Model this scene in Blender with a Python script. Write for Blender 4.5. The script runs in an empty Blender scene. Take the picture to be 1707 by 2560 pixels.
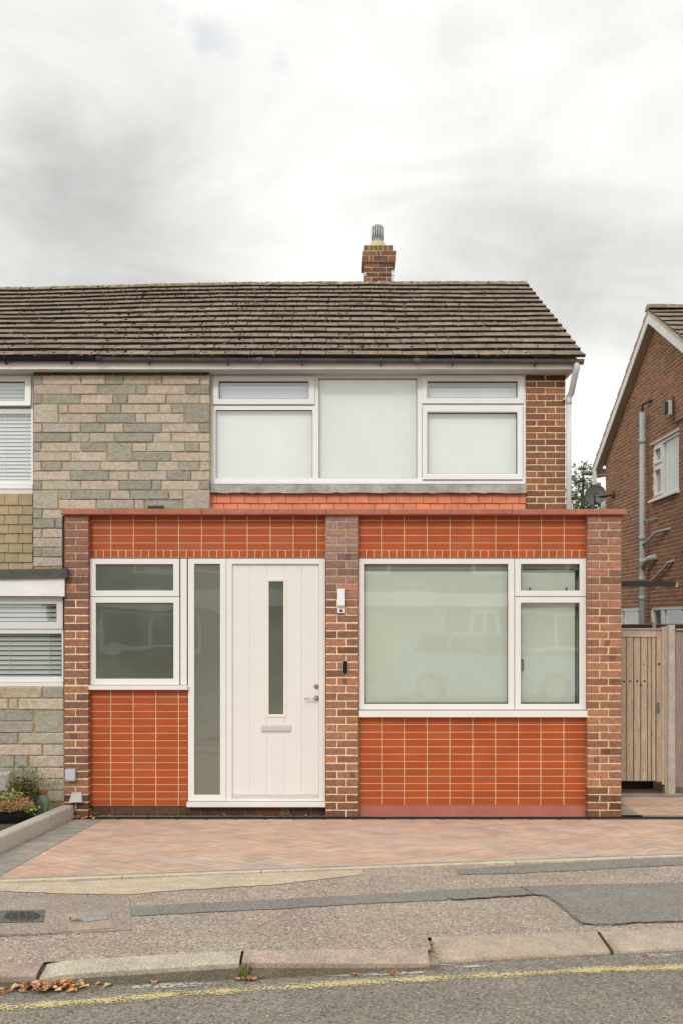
import bpy, math, random
from math import radians as R, sin, cos, pi, sqrt
from mathutils import Vector, noise as mnoise

# ------------------------------------------------------------------ camera, sky, sun, exposure
S = bpy.context.scene
C = S.collection
EYE = 1.93                       # eye height above the house threshold
K = 0.00039                      # tangent per photograph pixel
cam = bpy.data.cameras.new('camera')
cam.sensor_fit = 'VERTICAL'
cam.sensor_height = 36.0
cam.lens = 36.0 / (2560 * K)
cam.shift_y = 270 / 2560
cam.clip_start = 0.05
cam.clip_end = 2000
camo = bpy.data.objects.new('camera', cam)
C.objects.link(camo)
camo.location = (0, -10, EYE)
camo.rotation_euler = (R(90), 0, 0)
S.camera = camo
S.view_settings.view_transform = 'Standard'
S.view_settings.look = 'None'
S.view_settings.exposure = 0.0
S.view_settings.gamma = 1.0

SUN_EL, SUN_AZ = R(33), R(198)   # azimuth clockwise from +Y
sl = bpy.data.lights.new('sun', 'SUN')
sl.energy = 1.15
sl.angle = R(10)
sl.color = (1.0, 0.97, 0.93)
so = bpy.data.objects.new('sun', sl)
C.objects.link(so)
sd = Vector((sin(SUN_AZ) * cos(SUN_EL), cos(SUN_AZ) * cos(SUN_EL), sin(SUN_EL)))
so.rotation_euler = sd.to_track_quat('Z', 'Y').to_euler()
so.location = (-4, -14, 14)


def make_world():
    w = bpy.data.worlds.new('World')
    S.world = w
    w.use_nodes = True
    nt = w.node_tree
    nt.nodes.clear()
    N, L = nt.nodes.new, nt.links.new
    out = N('ShaderNodeOutputWorld')
    mix = N('ShaderNodeMixShader')
    b1 = N('ShaderNodeBackground'); b2 = N('ShaderNodeBackground')
    sky = N('ShaderNodeTexSky')
    sky.sky_type = 'NISHITA'; sky.sun_disc = False
    sky.sun_elevation = SUN_EL; sky.sun_rotation = SUN_AZ
    b1.inputs['Strength'].default_value = 0.15
    L(sky.outputs[0], b1.inputs['Color'])
    tc = N('ShaderNodeTexCoord')

    def math_(op, a, b=None, clamp=False):
        m = N('ShaderNodeMath'); m.operation = op; m.use_clamp = clamp
        for i, v in enumerate((a, b)):
            if v is None: continue
            if isinstance(v, (int, float)): m.inputs[i].default_value = v
            else: L(v, m.inputs[i])
        return m.outputs[0]

    def vmath(op, a, b=None):
        m = N('ShaderNodeVectorMath'); m.operation = op
        for i, v in enumerate((a, b)):
            if v is None: continue
            if isinstance(v, (tuple, list)): m.inputs[i].default_value = v
            else: L(v, m.inputs[i])
        return m
    nz = N('ShaderNodeTexNoise')
    nz.inputs['Scale'].default_value = 8.0; nz.inputs['Detail'].default_value = 7
    nz.inputs['Roughness'].default_value = 0.62
    L(tc.outputs['Generated'], nz.inputs['Vector'])
    sc = vmath('SUBTRACT', nz.outputs['Color'], (0.5, 0.5, 0.5))
    sc2 = vmath('SCALE', sc.outputs[0]); sc2.inputs['Scale'].default_value = 0.12
    wob = vmath('ADD', tc.outputs['Generated'], sc2.outputs[0]).outputs[0]

    def blob(px, py, r, amt, inner=0.15):
        d = Vector(((px - 853) * K, 1, (1550 - py) * K)).normalized()
        dist = vmath('DISTANCE', wob, tuple(d)).outputs['Value']
        mr = N('ShaderNodeMapRange'); mr.interpolation_type = 'SMOOTHSTEP'
        mr.inputs['From Min'].default_value = r * inner
        mr.inputs['From Max'].default_value = r
        mr.inputs['To Min'].default_value = amt
        mr.inputs['To Max'].default_value = 0
        L(dist, mr.inputs['Value'])
        return mr.outputs[0]
    v = 0.955
    for bx, by, br, ba in ((200, 530, 380, -.18), (330, 620, 330, -.11), (50, 480, 260, -.06), (430, 400, 220, -.06), (520, 690, 270, -.07),
                           (1300, 620, 360, -.15), (1560, 730, 360, -.15), (1120, 430, 240, -.05), (1120, 760, 300, -.05),
                           (1180, 10, 170, -.11), (1430, -20, 230, -.09), (80, 300, 220, -.03), (1560, 250, 240, -.03),
                           (1250, 230, 520, .04), (430, 560, 130, .05), (760, 560, 240, .02), (1480, 1010, 260, .14)):
        b = (bx, by, br / 2900, ba)
        v = math_('ADD', v, blob(*b))
    n2 = N('ShaderNodeTexNoise')
    n2.inputs['Scale'].default_value = 5.0; n2.inputs['Detail'].default_value = 8
    n2.inputs['Roughness'].default_value = 0.6
    n2.inputs['Distortion'].default_value = 0.5
    mpz = N('ShaderNodeMapping'); mpz.inputs['Scale'].default_value = (1, 1, 2.2); mpz.inputs['Location'].default_value = (3.1, 1.7, .4)
    L(tc.outputs['Generated'], mpz.inputs['Vector']); L(mpz.outputs[0], n2.inputs['Vector'])
    n2s = math_('MULTIPLY', math_('SUBTRACT', n2.outputs['Fac'], 0.5), 0.56)
    v = math_('ADD', v, n2s)
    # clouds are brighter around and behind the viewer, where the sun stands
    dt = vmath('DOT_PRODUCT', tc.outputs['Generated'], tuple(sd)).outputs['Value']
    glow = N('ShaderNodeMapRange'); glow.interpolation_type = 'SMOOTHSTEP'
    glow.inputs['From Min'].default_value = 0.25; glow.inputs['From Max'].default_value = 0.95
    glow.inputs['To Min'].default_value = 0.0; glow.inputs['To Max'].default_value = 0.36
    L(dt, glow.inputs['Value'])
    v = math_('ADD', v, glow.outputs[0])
    comb = N('ShaderNodeCombineColor')
    L(math_('MULTIPLY', v, 1.0), comb.inputs[0]); L(math_('MULTIPLY', v, 1.0), comb.inputs[1])
    L(math_('MULTIPLY', v, 0.975), comb.inputs[2])
    L(comb.outputs[0], b2.inputs['Color'])
    gap = math_('MAXIMUM', blob(525, 90, .028, .22), blob(690, 158, .02, .15))
    gap = math_('MAXIMUM', gap, blob(420, 15, .014, .12))
    fac = math_('SUBTRACT', 1.0, gap, True)
    L(fac, mix.inputs[0]); L(b1.outputs[0], mix.inputs[1]); L(b2.outputs[0], mix.inputs[2])
    L(mix.outputs[0], out.inputs[0])


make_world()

# ------------------------------------------------------------------ helpers
rng = random.Random(7)
OFF = {}


def lin(r, g, b):
    f = lambda c: (c / 255 / 12.92) if c <= 10 else ((c / 255 + 0.055) / 1.055) ** 2.4
    return (f(r), f(g), f(b))


def var(c, a=0.1, hue=0.03, r=rng):
    k = 1 + r.uniform(-a, a)
    return tuple(max(0.001, x * k * (1 + r.uniform(-hue, hue))) for x in c)


def mixc(a, b, t): return tuple(x + (y - x) * t for x, y in zip(a, b))


def fx(px, d): return (px - 853) * K * d
def fz(py, d): return EYE + (1550 - py) * K * d


def link(o, parent=None):
    C.objects.link(o)
    if parent is not None:
        o.parent = parent
    return o


def thing(name, label, cat, loc=(0, 0, 0), group=None):
    o = bpy.data.objects.new(name, None)
    o.empty_display_size = 0.1
    C.objects.link(o)
    o.location = loc
    OFF[o.name] = Vector(loc)
    o['label'] = label; o['category'] = cat
    if group: o['group'] = group
    return o


def tag(o, label, cat, group=None, kind=None):
    o['label'] = label; o['category'] = cat
    if group: o['group'] = group
    if kind: o['kind'] = kind
    return o


class MB:
    """collects coloured faces; build() links them as one mesh object"""
    def __init__(s, T=None):
        s.v = []; s.f = []; s.c = []; s.sm = []
        s.T = T or (lambda u, v, w: (u, v, w))

    def pt(s, p):
        s.v.append(s.T(*p)); return len(s.v) - 1

    def face(s, pts, col, smooth=False):
        s.f.append([s.pt(p) for p in pts]); s.c.append(col); s.sm.append(smooth)

    def idx(s, ids, col, smooth=False):
        s.f.append(list(ids)); s.c.append(col); s.sm.append(smooth)

    def box(s, u0, u1, v0, v1, w0, w1, col, front=None):
        a = [s.pt(p) for p in ((u0, v0, w0), (u1, v0, w0), (u1, v1, w0), (u0, v1, w0),
                               (u0, v0, w1), (u1, v0, w1), (u1, v1, w1), (u0, v1, w1))]
        for q in ((0, 3, 2, 1), (4, 5, 6, 7), (0, 1, 5, 4), (1, 2, 6, 5), (2, 3, 7, 6), (3, 0, 4, 7)):
            s.idx([a[i] for i in q], front if (front and q[0] == 4) else col)

    def brick(s, u0, u1, v0, v1, w0, w1, col, ch=0.004, j=0.0015, r=rng):
        """box with a chamfered, slightly irregular front (w1)"""
        J = lambda: r.uniform(-j, j)
        b = [(u0, v0), (u1, v0), (u1, v1), (u0, v1)]
        i = [(u0 + ch, v0 + ch), (u1 - ch, v0 + ch), (u1 - ch, v1 - ch), (u0 + ch, v1 - ch)]
        A = [s.pt((p[0] + J(), p[1] + J(), w0)) for p in b]
        B = [s.pt((p[0] + J(), p[1] + J(), w1 - ch)) for p in b]
        D = [s.pt((p[0] + J(), p[1] + J(), w1 + J())) for p in i]
        s.idx(D, col)
        for k in range(4):
            n = (k + 1) % 4
            s.idx((B[k], B[n], D[n], D[k]), col)
            s.idx((A[k], A[n], B[n], B[k]), col)

    def ring(s, o, i, w0, w1, col, bead=0.0, beadd=0.0, reveal=None):
        """rectangular frame; o,i = (u0,u1,v0,v1); w1 front. The inner edge may slope by bead/beadd"""
        O = [(o[0], o[2]), (o[1], o[2]), (o[1], o[3]), (o[0], o[3])]
        I = [(i[0], i[2]), (i[1], i[2]), (i[1], i[3]), (i[0], i[3])]
        M = [(i[0] - bead, i[2] - bead), (i[1] + bead, i[2] - bead), (i[1] + bead, i[3] + bead), (i[0] - bead, i[3] + bead)]
        of = [s.pt((*p, w1)) for p in O]; ob = [s.pt((*p, w0)) for p in O]
        mf = [s.pt((*p, w1)) for p in M]
        inf = [s.pt((*p, w1 - beadd)) for p in I]; ib = [s.pt((*p, w0)) for p in I]
        for k in range(4):
            n = (k + 1) % 4
            s.idx((of[k], of[n], mf[n], mf[k]), col)
            if bead > 0: s.idx((mf[k], mf[n], inf[n], inf[k]), col)
            s.idx((inf[k], inf[n], ib[n], ib[k]), reveal or col)
            s.idx((ob[k], ob[n], of[n], of[k]), col)
            s.idx((ib[k], ib[n], ob[n], ob[k]), col)

    def prism(s, pts, w0, w1, col, side=None):
        n = len(pts)
        a = [s.pt((p[0], p[1], w0)) for p in pts]; b = [s.pt((p[0], p[1], w1)) for p in pts]
        s.idx(b, col); s.idx(a[::-1], col)
        for k in range(n):
            m = (k + 1) % n
            s.idx((a[k], a[m], b[m], b[k]), side or col)

    def tube(s, path, r, col, seg=12, cap=True, radii=None):
        path = [Vector(p) for p in path]
        rings = []
        up = None
        for i, p in enumerate(path):
            if i == 0: t = path[1] - p
            elif i == len(path) - 1: t = p - path[i - 1]
            else: t = (path[i + 1] - p).normalized() + (p - path[i - 1]).normalized()
            t.normalize()
            if up is None:
                up = Vector((0, 0, 1)) if abs(t.z) < 0.9 else Vector((1, 0, 0))
            a = t.cross(up).normalized(); b = t.cross(a).normalized()
            up = (-b if False else up)
            rr = radii[i] if radii else r
            rings.append([s.pt(tuple(p + a * rr * cos(2 * pi * k / seg) + b * rr * sin(2 * pi * k / seg))) for k in range(seg)])
        for q in range(len(rings) - 1):
            for k in range(seg):
                m = (k + 1) % seg
                s.idx((rings[q][k], rings[q][m], rings[q + 1][m], rings[q + 1][k]), col, True)
        if cap:
            s.idx(rings[0][::-1], col); s.idx(rings[-1], col)

    def lathe(s, prof, cx, cy, cz, col, seg=32, cols=None):
        rings = [[s.pt((cx + r * cos(2 * pi * k / seg), cy + r * sin(2 * pi * k / seg), cz + z)) for k in range(seg)] for r, z in prof]
        for q in range(len(rings) - 1):
            for k in range(seg):
                m = (k + 1) % seg
                s.idx((rings[q][k], rings[q][m], rings[q + 1][m], rings[q + 1][k]), cols[q] if cols else col, True)
        s.idx(rings[0][::-1], cols[0] if cols else col); s.idx(rings[-1], cols[-1] if cols else col)

    def lump(s, p, sx, sy, sz, col, r=rng):
        """small irregular clod"""
        n = 6
        top = s.pt((p[0], p[1], p[2] + sz))
        ringv = [s.pt((p[0] + sx * cos(2 * pi * k / n) * r.uniform(.6, 1.1), p[1] + sy * sin(2 * pi * k / n) * r.uniform(.6, 1.1), p[2] + sz * r.uniform(-.1, .35))) for k in range(n)]
        bot = s.pt((p[0], p[1], p[2] - sz * 0.6))
        for k in range(n):
            m = (k + 1) % n
            s.idx((top, ringv[k], ringv[m]), col); s.idx((bot, ringv[m], ringv[k]), col)

    def leaf(s, p, size, col, r=rng, asp=0.5, dirv=None):
        d = Vector(dirv) if dirv else Vector((r.gauss(0, 1), r.gauss(0, 1), r.gauss(0, 1)))
        if d.length < 1e-4: d = Vector((0, 0, 1))
        d.normalize()
        q = d.cross(Vector((r.gauss(0, 1), r.gauss(0, 1), r.gauss(0, 1)))).normalized()
        nrm = d.cross(q)
        p = Vector(p); a = size; b = size * asp * 0.5
        s.face([tuple(p), tuple(p + d * a * .45 + q * b + nrm * a * .06), tuple(p + d * a), tuple(p + d * a * .45 - q * b + nrm * a * .06)], col)

    def build(s, name, mat, parent=None, loc=None):
        off = OFF[parent.name] if parent is not None else (Vector(loc) if loc is not None else Vector((0, 0, 0)))
        me = bpy.data.meshes.new(name)
        me.from_pydata([tuple(Vector(p) - off) for p in s.v], [], s.f)
        at = me.color_attributes.new('col', 'FLOAT_COLOR', 'CORNER')
        data = []
        for poly, c in zip(me.polygons, s.c):
            for _ in range(poly.loop_total):
                data.extend((c[0], c[1], c[2], 1.0))
        at.data.foreach_set('color', data)
        me.polygons.foreach_set('use_smooth', s.sm)
        me.materials.append(mat)
        me.update()
        o = bpy.data.objects.new(name, me)
        if parent is None: o.location = off
        link(o, parent)
        OFF[o.name] = off
        return o


def F(y0):
    """facade frame: u = X, v = Z, w = towards the street from the plane y0"""
    return lambda u, v, w: (u, y0 - w, v)


def L_(x0):
    """wall facing -X: u = -Y, v = Z, w = towards -X"""
    return lambda u, v, w: (x0 - w, -u, v)


# ------------------------------------------------------------------ materials
def attr_mat(name, rough=0.85, mott=0.3, mscale=14, fine=0.25, fscale=160, bump=0.4, bscale=90, bdist=0.004,
             spec=0.3, coat=0.0, speck=0.0, sscale=200, metal=0.0, tint=None, stretch=(1, 1, 1), trans=0.0, fleck=0.0):
    m = bpy.data.materials.new(name)
    m.use_nodes = True
    nt = m.node_tree; nt.nodes.clear()
    N, L = nt.nodes.new, nt.links.new
    out = N('ShaderNodeOutputMaterial'); bs = N('ShaderNodeBsdfPrincipled')
    at = N('ShaderNodeAttribute'); at.attribute_name = 'col'
    tc = N('ShaderNodeTexCoord'); mp = N('ShaderNodeMapping'); mp.inputs['Scale'].default_value = stretch
    L(tc.outputs['Object'], mp.inputs['Vector'])

    def noise(scale, det=4, rgh=0.6):
        n = N('ShaderNodeTexNoise'); n.inputs['Scale'].default_value = scale
        n.inputs['Detail'].default_value = det; n.inputs['Roughness'].default_value = rgh
        L(mp.outputs[0], n.inputs['Vector']); return n.outputs['Fac']

    def rngmap(x, lo, hi, a=0.3, b=0.7):
        r = N('ShaderNodeMapRange'); L(x, r.inputs[0])
        r.inputs['From Min'].default_value = a; r.inputs['From Max'].default_value = b
        r.inputs['To Min'].default_value = lo; r.inputs['To Max'].default_value = hi
        return r.outputs[0]

    def mul(a, b):
        x = N('ShaderNodeMath'); x.operation = 'MULTIPLY'; L(a, x.inputs[0]); L(b, x.inputs[1]); return x.outputs[0]
    f = mul(rngmap(noise(mscale), 1 - mott, 1 + mott), rngmap(noise(fscale, 2), 1 - fine, 1 + fine))
    if speck > 0:
        vo = N('ShaderNodeTexVoronoi'); vo.inputs['Scale'].default_value = sscale
        L(mp.outputs[0], vo.inputs['Vector'])
        sp = N('ShaderNodeSeparateColor'); L(vo.outputs['Color'], sp.inputs[0])
        f = mul(f, rngmap(sp.outputs[0], 1 - speck, 1 + speck, 0, 1))
        if fleck: f = mul(f, rngmap(sp.outputs[1], 1, 1 + fleck, .93, .97)); f = mul(f, rngmap(sp.outputs[2], 1, .45, .93, .97))
    vm = N('ShaderNodeVectorMath'); vm.operation = 'SCALE'
    L(at.outputs['Color'], vm.inputs[0]); L(f, vm.inputs['Scale'])
    L(vm.outputs[0], bs.inputs['Base Color'])
    bs.inputs['Roughness'].default_value = rough
    bs.inputs['Specular IOR Level'].default_value = spec
    bs.inputs['Metallic'].default_value = metal
    if coat:
        bs.inputs['Coat Weight'].default_value = coat; bs.inputs['Coat Roughness'].default_value = 0.04
    if trans:
        bs.inputs['Subsurface Weight'].default_value = 0
    if bump > 0:
        bp = N('ShaderNodeBump'); bp.inputs['Strength'].default_value = bump; bp.inputs['Distance'].default_value = bdist
        L(noise(bscale, 5, 0.65), bp.inputs['Height'])
        L(bp.outputs[0], bs.inputs['Normal'])
    L(bs.outputs[0], out.inputs[0])
    return m


M = {}
M['brick'] = attr_mat('weathered brick', 0.9, .20, 22, .25, 190, .6, 150, .004, .2, speck=.25, sscale=220)
M['stone'] = attr_mat('pitch faced stone', 0.92, .16, 18, .22, 120, 1.0, 42, .016, .15, speck=.12, sscale=200)
M['tile'] = attr_mat('orange wall tile', 0.5, .10, 3.5, .08, 120, .25, 30, .0015, .35)
M['clay'] = attr_mat('plain clay tile', 0.75, .14, 9, .12, 140, .3, 90, .002, .25)
M['rooftile'] = attr_mat('weathered concrete tile', 0.95, .28, 7, .35, 110, .7, 120, .005, .15, speck=.3, sscale=140)
M['moss'] = attr_mat('moss', 1.0, .4, 60, .4, 250, .8, 200, .005, .05)
M['white'] = attr_mat('white painted frame', 0.4, .03, 3, .02, 60, .03, 40, .001, .35)
M['upvc'] = attr_mat('white plastic', 0.32, .03, 3, .02, 60, .02, 40, .001, .4)
M['door'] = attr_mat('painted door', 0.5, .025, 2.5, .02, 90, .06, 60, .001, .3, stretch=(1, 1, .2))
M['render'] = attr_mat('smooth render', 0.9, .12, 5, .12, 220, .3, 200, .002, .15)
M['fascia'] = attr_mat('weathered white board', 0.6, .12, 4, .05, 70, .05, 30, .001, .3, stretch=(.3, 1, 1))
M['gutter'] = attr_mat('weathered gutter', 0.55, .35, 9, .3, 120, .1, 60, .001, .35, stretch=(.35, 1, 1))
M['pipe'] = attr_mat('plastic pipe', 0.42, .07, 4, .04, 80, .03, 40, .001, .35)
M['lead'] = attr_mat('lead flashing', 0.7, .28, 7, .18, 60, .5, 25, .006, .3)
M['felt'] = attr_mat('mineral felt', 0.95, .2, 12, .5, 260, .5, 200, .003, .1)
M['metal'] = attr_mat('brushed steel', 0.35, .06, 20, .05, 200, .05, 200, .001, .5, metal=.9)
M['galv'] = attr_mat('galvanised cowl', 0.5, .2, 18, .1, 120, .1, 60, .001, .4, metal=.4)
M['gloss'] = attr_mat('black glaze', 0.12, .2, 9, .1, 90, .05, 30, .001, .5)
M['glaze'] = attr_mat('green glaze', 0.22, .3, 8, .2, 60, .08, 30, .002, .5)
M['plastic'] = attr_mat('moulded plastic', 0.45, .03, 5, .02, 90, .03, 60, .001, .35)
M['wood'] = attr_mat('weathered timber', 0.9, .20, 9, .22, 60, .4, 60, .003, .15, stretch=(6, 6, .5))
M['woodx'] = attr_mat('weathered timber rail', 0.9, .20, 9, .22, 60, .4, 60, .003, .15, stretch=(.5, 6, 6))
M['concrete'] = attr_mat('cast concrete', 0.92, .14, 8, .25, 150, .5, 160, .003, .15, speck=.2, sscale=150)
M['kerb'] = attr_mat('granite concrete kerb', 0.92, .16, 7, .22, 130, .5, 140, .003, .15, speck=.22, sscale=170)
M['edging'] = attr_mat('grey edging block', 0.92, .10, 9, .18, 60, .3, 60, .003, .15, stretch=(7, 7, .5))
M['paver'] = attr_mat('block paver', 0.9, .16, 3.5, .16, 130, .3, 150, .002, .18)
M['asphalt'] = attr_mat('asphalt', 0.95, .11, 2.6, .22, 260, .6, 260, .005, .12, speck=.42, sscale=105, fleck=.7)
M['patch'] = attr_mat('newer asphalt patch', 0.93, .10, 3, .16, 120, .5, 170, .005, .14, speck=.22, sscale=110, fleck=.5)
M['road'] = attr_mat('road asphalt', 0.93, .12, 1.8, .30, 240, .7, 240, .005, .15, speck=.36, sscale=105, fleck=.5)
M['soil'] = attr_mat('soil', 1.0, .3, 12, .4, 90, .8, 50, .02, .05)
M['leafy'] = attr_mat('leaf', 0.6, .15, 30, .1, 100, 0, 10, .001, .3)
M['blind'] = attr_mat('fabric blind', 0.9, .03, 3, .02, 100, 0, 10, .001, .1)
M['dark'] = attr_mat('dark interior', 0.9, .2, 2, .1, 50, 0, 10, .001, .05)
M['car'] = attr_mat('car paint', 0.3, .02, 2, .01, 50, 0, 10, .001, .5, coat=.8)
M['frost'] = None


def glass_mat(name, tint=(.93, .95, .93), refl=.09):
    m = bpy.data.materials.new(name); m.use_nodes = True
    nt = m.node_tree; nt.nodes.clear(); N, L = nt.nodes.new, nt.links.new
    out = N('ShaderNodeOutputMaterial'); mx = N('ShaderNodeMixShader')
    tr = N('ShaderNodeBsdfTransparent'); tr.inputs[0].default_value = (*tint, 1)
    gl = N('ShaderNodeBsdfGlossy'); gl.inputs['Roughness'].default_value = 0.026
    gl.inputs['Color'].default_value = (.95, .97, .96, 1)
    tc = N('ShaderNodeTexCoord'); nz = N('ShaderNodeTexNoise'); nz.inputs['Scale'].default_value = 1.4
    nz.inputs['Detail'].default_value = 1
    L(tc.outputs['Object'], nz.inputs['Vector'])
    bp = N('ShaderNodeBump'); bp.inputs['Strength'].default_value = 0.25; bp.inputs['Distance'].default_value = 0.006
    L(nz.outputs['Fac'], bp.inputs['Height']); L(bp.outputs[0], gl.inputs['Normal'])
    lw = N('ShaderNodeLayerWeight'); lw.inputs['Blend'].default_value = 0.5
    pw = N('ShaderNodeMath'); pw.operation = 'POWER'; pw.inputs[1].default_value = 5.0; L(lw.outputs['Facing'], pw.inputs[0])
    mu = N('ShaderNodeMath'); mu.operation = 'MULTIPLY_ADD'; mu.use_clamp = True
    mu.inputs[1].default_value = .7; mu.inputs[2].default_value = refl
    L(pw.outputs[0], mu.inputs[0]); L(mu.outputs[0], mx.inputs[0]); L(tr.outputs[0], mx.inputs[1]); L(gl.outputs[0], mx.inputs[2])
    L(mx.outputs[0], out.inputs[0])
    return m


def frosted_mat(lo, hi):
    """obscured glass: a grey-green etched back under a smooth outer face"""
    m = bpy.data.materials.new('frosted glass'); m.use_nodes = True
    nt = m.node_tree; nt.nodes.clear(); N, L = nt.nodes.new, nt.links.new
    out = N('ShaderNodeOutputMaterial'); mx = N('ShaderNodeMixShader')
    df = N('ShaderNodeBsdfDiffuse')
    tc = N('ShaderNodeTexCoord')
    nz = N('ShaderNodeTexNoise'); nz.inputs['Scale'].default_value = 1.6; nz.inputs['Detail'].default_value = 2
    L(tc.outputs['Object'], nz.inputs['Vector'])
    cr = N('ShaderNodeValToRGB')
    cr.color_ramp.elements[0].position = .3; cr.color_ramp.elements[0].color = (*lo, 1)
    cr.color_ramp.elements[1].position = .7; cr.color_ramp.elements[1].color = (*hi, 1)
    L(nz.outputs['Fac'], cr.inputs[0]); L(cr.outputs[0], df.inputs[0])
    gl = N('ShaderNodeBsdfGlossy'); gl.inputs['Roughness'].default_value = 0.015
    n2 = N('ShaderNodeTexNoise'); n2.inputs['Scale'].default_value = 2.2; n2.inputs['Detail'].default_value = 1
    L(tc.outputs['Object'], n2.inputs['Vector'])
    bp = N('ShaderNodeBump'); bp.inputs['Strength'].default_value = 0.3; bp.inputs['Distance'].default_value = 0.010
    L(n2.outputs['Fac'], bp.inputs['Height']); L(bp.outputs[0], gl.inputs['Normal'])
    lw = N('ShaderNodeLayerWeight'); lw.inputs['Blend'].default_value = 0.5
    pw = N('ShaderNodeMath'); pw.operation = 'POWER'; pw.inputs[1].default_value = 5.0; L(lw.outputs['Facing'], pw.inputs[0])
    mu = N('ShaderNodeMath'); mu.operation = 'MULTIPLY_ADD'; mu.use_clamp = True
    mu.inputs[1].default_value = .7; mu.inputs[2].default_value = .125
    L(pw.outputs[0], mu.inputs[0]); L(mu.outputs[0], mx.inputs[0]); L(df.outputs[0], mx.inputs[1]); L(gl.outputs[0], mx.inputs[2])
    L(mx.outputs[0], out.inputs[0])
    return m


M['glass'] = glass_mat('window glass', (.955, .965, .955), .19)
M['glass2'] = glass_mat('window glass coated', (.90, .935, .89), .20)
M['frost'] = frosted_mat((.10, .108, .09), (.16, .172, .14))
M['frost2'] = frosted_mat((.17, .178, .142), (.20, .208, .165))


def worn_paint(name, col, thr, scale):
    m = bpy.data.materials.new(name); m.use_nodes = True
    nt = m.node_tree; nt.nodes.clear(); N, L = nt.nodes.new, nt.links.new
    out = N('ShaderNodeOutputMaterial'); mx = N('ShaderNodeMixShader')
    tr = N('ShaderNodeBsdfTransparent'); bs = N('ShaderNodeBsdfPrincipled')
    bs.inputs['Roughness'].default_value = .85
    tc = N('ShaderNodeTexCoord')
    n1 = N('ShaderNodeTexNoise'); n1.inputs['Scale'].default_value = scale; n1.inputs['Detail'].default_value = 4; n1.inputs['Roughness'].default_value = .7
    n2 = N('ShaderNodeTexNoise'); n2.inputs['Scale'].default_value = 5; n2.inputs['Detail'].default_value = 2
    at = N('ShaderNodeAttribute'); at.attribute_name = 'col'      # red channel: how much paint is left across the line
    sp = N('ShaderNodeSeparateColor'); L(at.outputs['Color'], sp.inputs[0])
    L(tc.outputs['Object'], n1.inputs['Vector']); L(tc.outputs['Object'], n2.inputs['Vector'])
    ad = N('ShaderNodeMath'); ad.operation = 'ADD'; L(n1.outputs['Fac'], ad.inputs[0])
    m2 = N('ShaderNodeMath'); m2.operation = 'MULTIPLY'; m2.inputs[1].default_value = .35; L(n2.outputs['Fac'], m2.inputs[0]); L(m2.outputs[0], ad.inputs[1])
    a2 = N('ShaderNodeMath'); a2.operation = 'ADD'; L(ad.outputs[0], a2.inputs[0]); L(sp.outputs[0], a2.inputs[1])
    r = N('ShaderNodeMapRange'); r.inputs['From Min'].default_value = thr; r.inputs['From Max'].default_value = thr + .06
    L(a2.outputs[0], r.inputs[0])
    bs.inputs['Base Color'].default_value = (*col, 1)
    L(r.outputs[0], mx.inputs[0]); L(tr.outputs[0], mx.inputs[1]); L(bs.outputs[0], mx.inputs[2]); L(mx.outputs[0], out.inputs[0])
    return m


M['yellow'] = worn_paint('worn yellow paint', (.60, .50, .25), .71, 75)
M['cement'] = worn_paint('cement smear', (.50, .48, .44), .745, 40)

# colours (linear)
WHITE = lin(231, 228, 223)
PVC = lin(232, 231, 230)
BLACK = (.012, .012, .012)
MORT_Y = lin(236, 210, 170)
MORT_G = lin(180, 166, 140)
BRK = [lin(146, 106, 88), lin(156, 112, 91), lin(168, 118, 94), lin(174, 122, 97), lin(132, 95, 80), lin(160, 116, 97)]
ORANGE = lin(173, 79, 35)
GROUT = lin(214, 184, 142)

# ------------------------------------------------------------------ ground geometry (all heights in metres)
def clampx(X): return max(-6.0, min(6.0, X))
def y_edge(X): return -2.80 + .245 * clampx(X)                      # street edge of the drive
def z_edge(X): return .172 - .022 * clampx(X)
def y_foot(X):                                                       # kerb foot
    X = clampx(X)
    return (-5.07 + .205 * X) if X < .45 else (-4.887 + .236 * (X - .473))
def y_kback(X):
    return y_foot(X) + (.135 if X < .45 else .29)
def z_road(X): return .225 - .027 * clampx(X)
def z_kback(X):
    X = clampx(X)
    pts = [(-6, .44), (-1.4, .318), (-.5, .310), (.40, .262), (.5, .252), (1.5, .212), (2.2, .186), (6, .09)]
    for (a, za), (b, zb) in zip(pts, pts[1:]):
        if X <= b: return za + (zb - za) * (X - a) / (b - a)
    return .09
def y_base(X): return -4.66 + .225 * clampx(X)
def z_pav(X, y): return z_edge(X) + (z_kback(X) - z_edge(X)) * (y - y_edge(X)) / (y_base(X) - y_edge(X))
def gz(X, y):
    if y >= -0.02: return 0.0
    ye, yk = y_edge(X), y_kback(X)
    if y > ye:
        return z_edge(X) * (y / ye)
    if y > yk:
        return z_pav(X, y)
    return z_road(X)
def gp(px, py, fn=gz):
    """where the sight line through a photograph pixel meets the ground"""
    d = 6.0
    for _ in range(60):
        X = fx(px, d); z = fn(X, d - 10)
        d = .5 * d + .5 * (EYE - z) / ((py - 1550) * K)
    return fx(px, d), d - 10


def sheet(name, rows, mat, col, dz=0.0, nseg=1, zf=gz):
    """ground sheet from a list of (x, y) polylines; rows x cols grid"""
    mb = MB()
    ids = [[mb.pt((x, y, zf(x, y) + dz)) for x, y in r] for r in rows]
    for a, b in zip(ids, ids[1:]):
        for k in range(len(a) - 1):
            mb.idx((a[k], a[k + 1], b[k + 1], b[k]), col)
    return mb


def structure(o):
    o['kind'] = 'structure'; return o


XS = sorted([-40, -20, -10, -6] + [-5.5 + .25 * i for i in range(47)] + [.435, .4499, .4501] + [6.3, 10, 20, 40])

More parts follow.
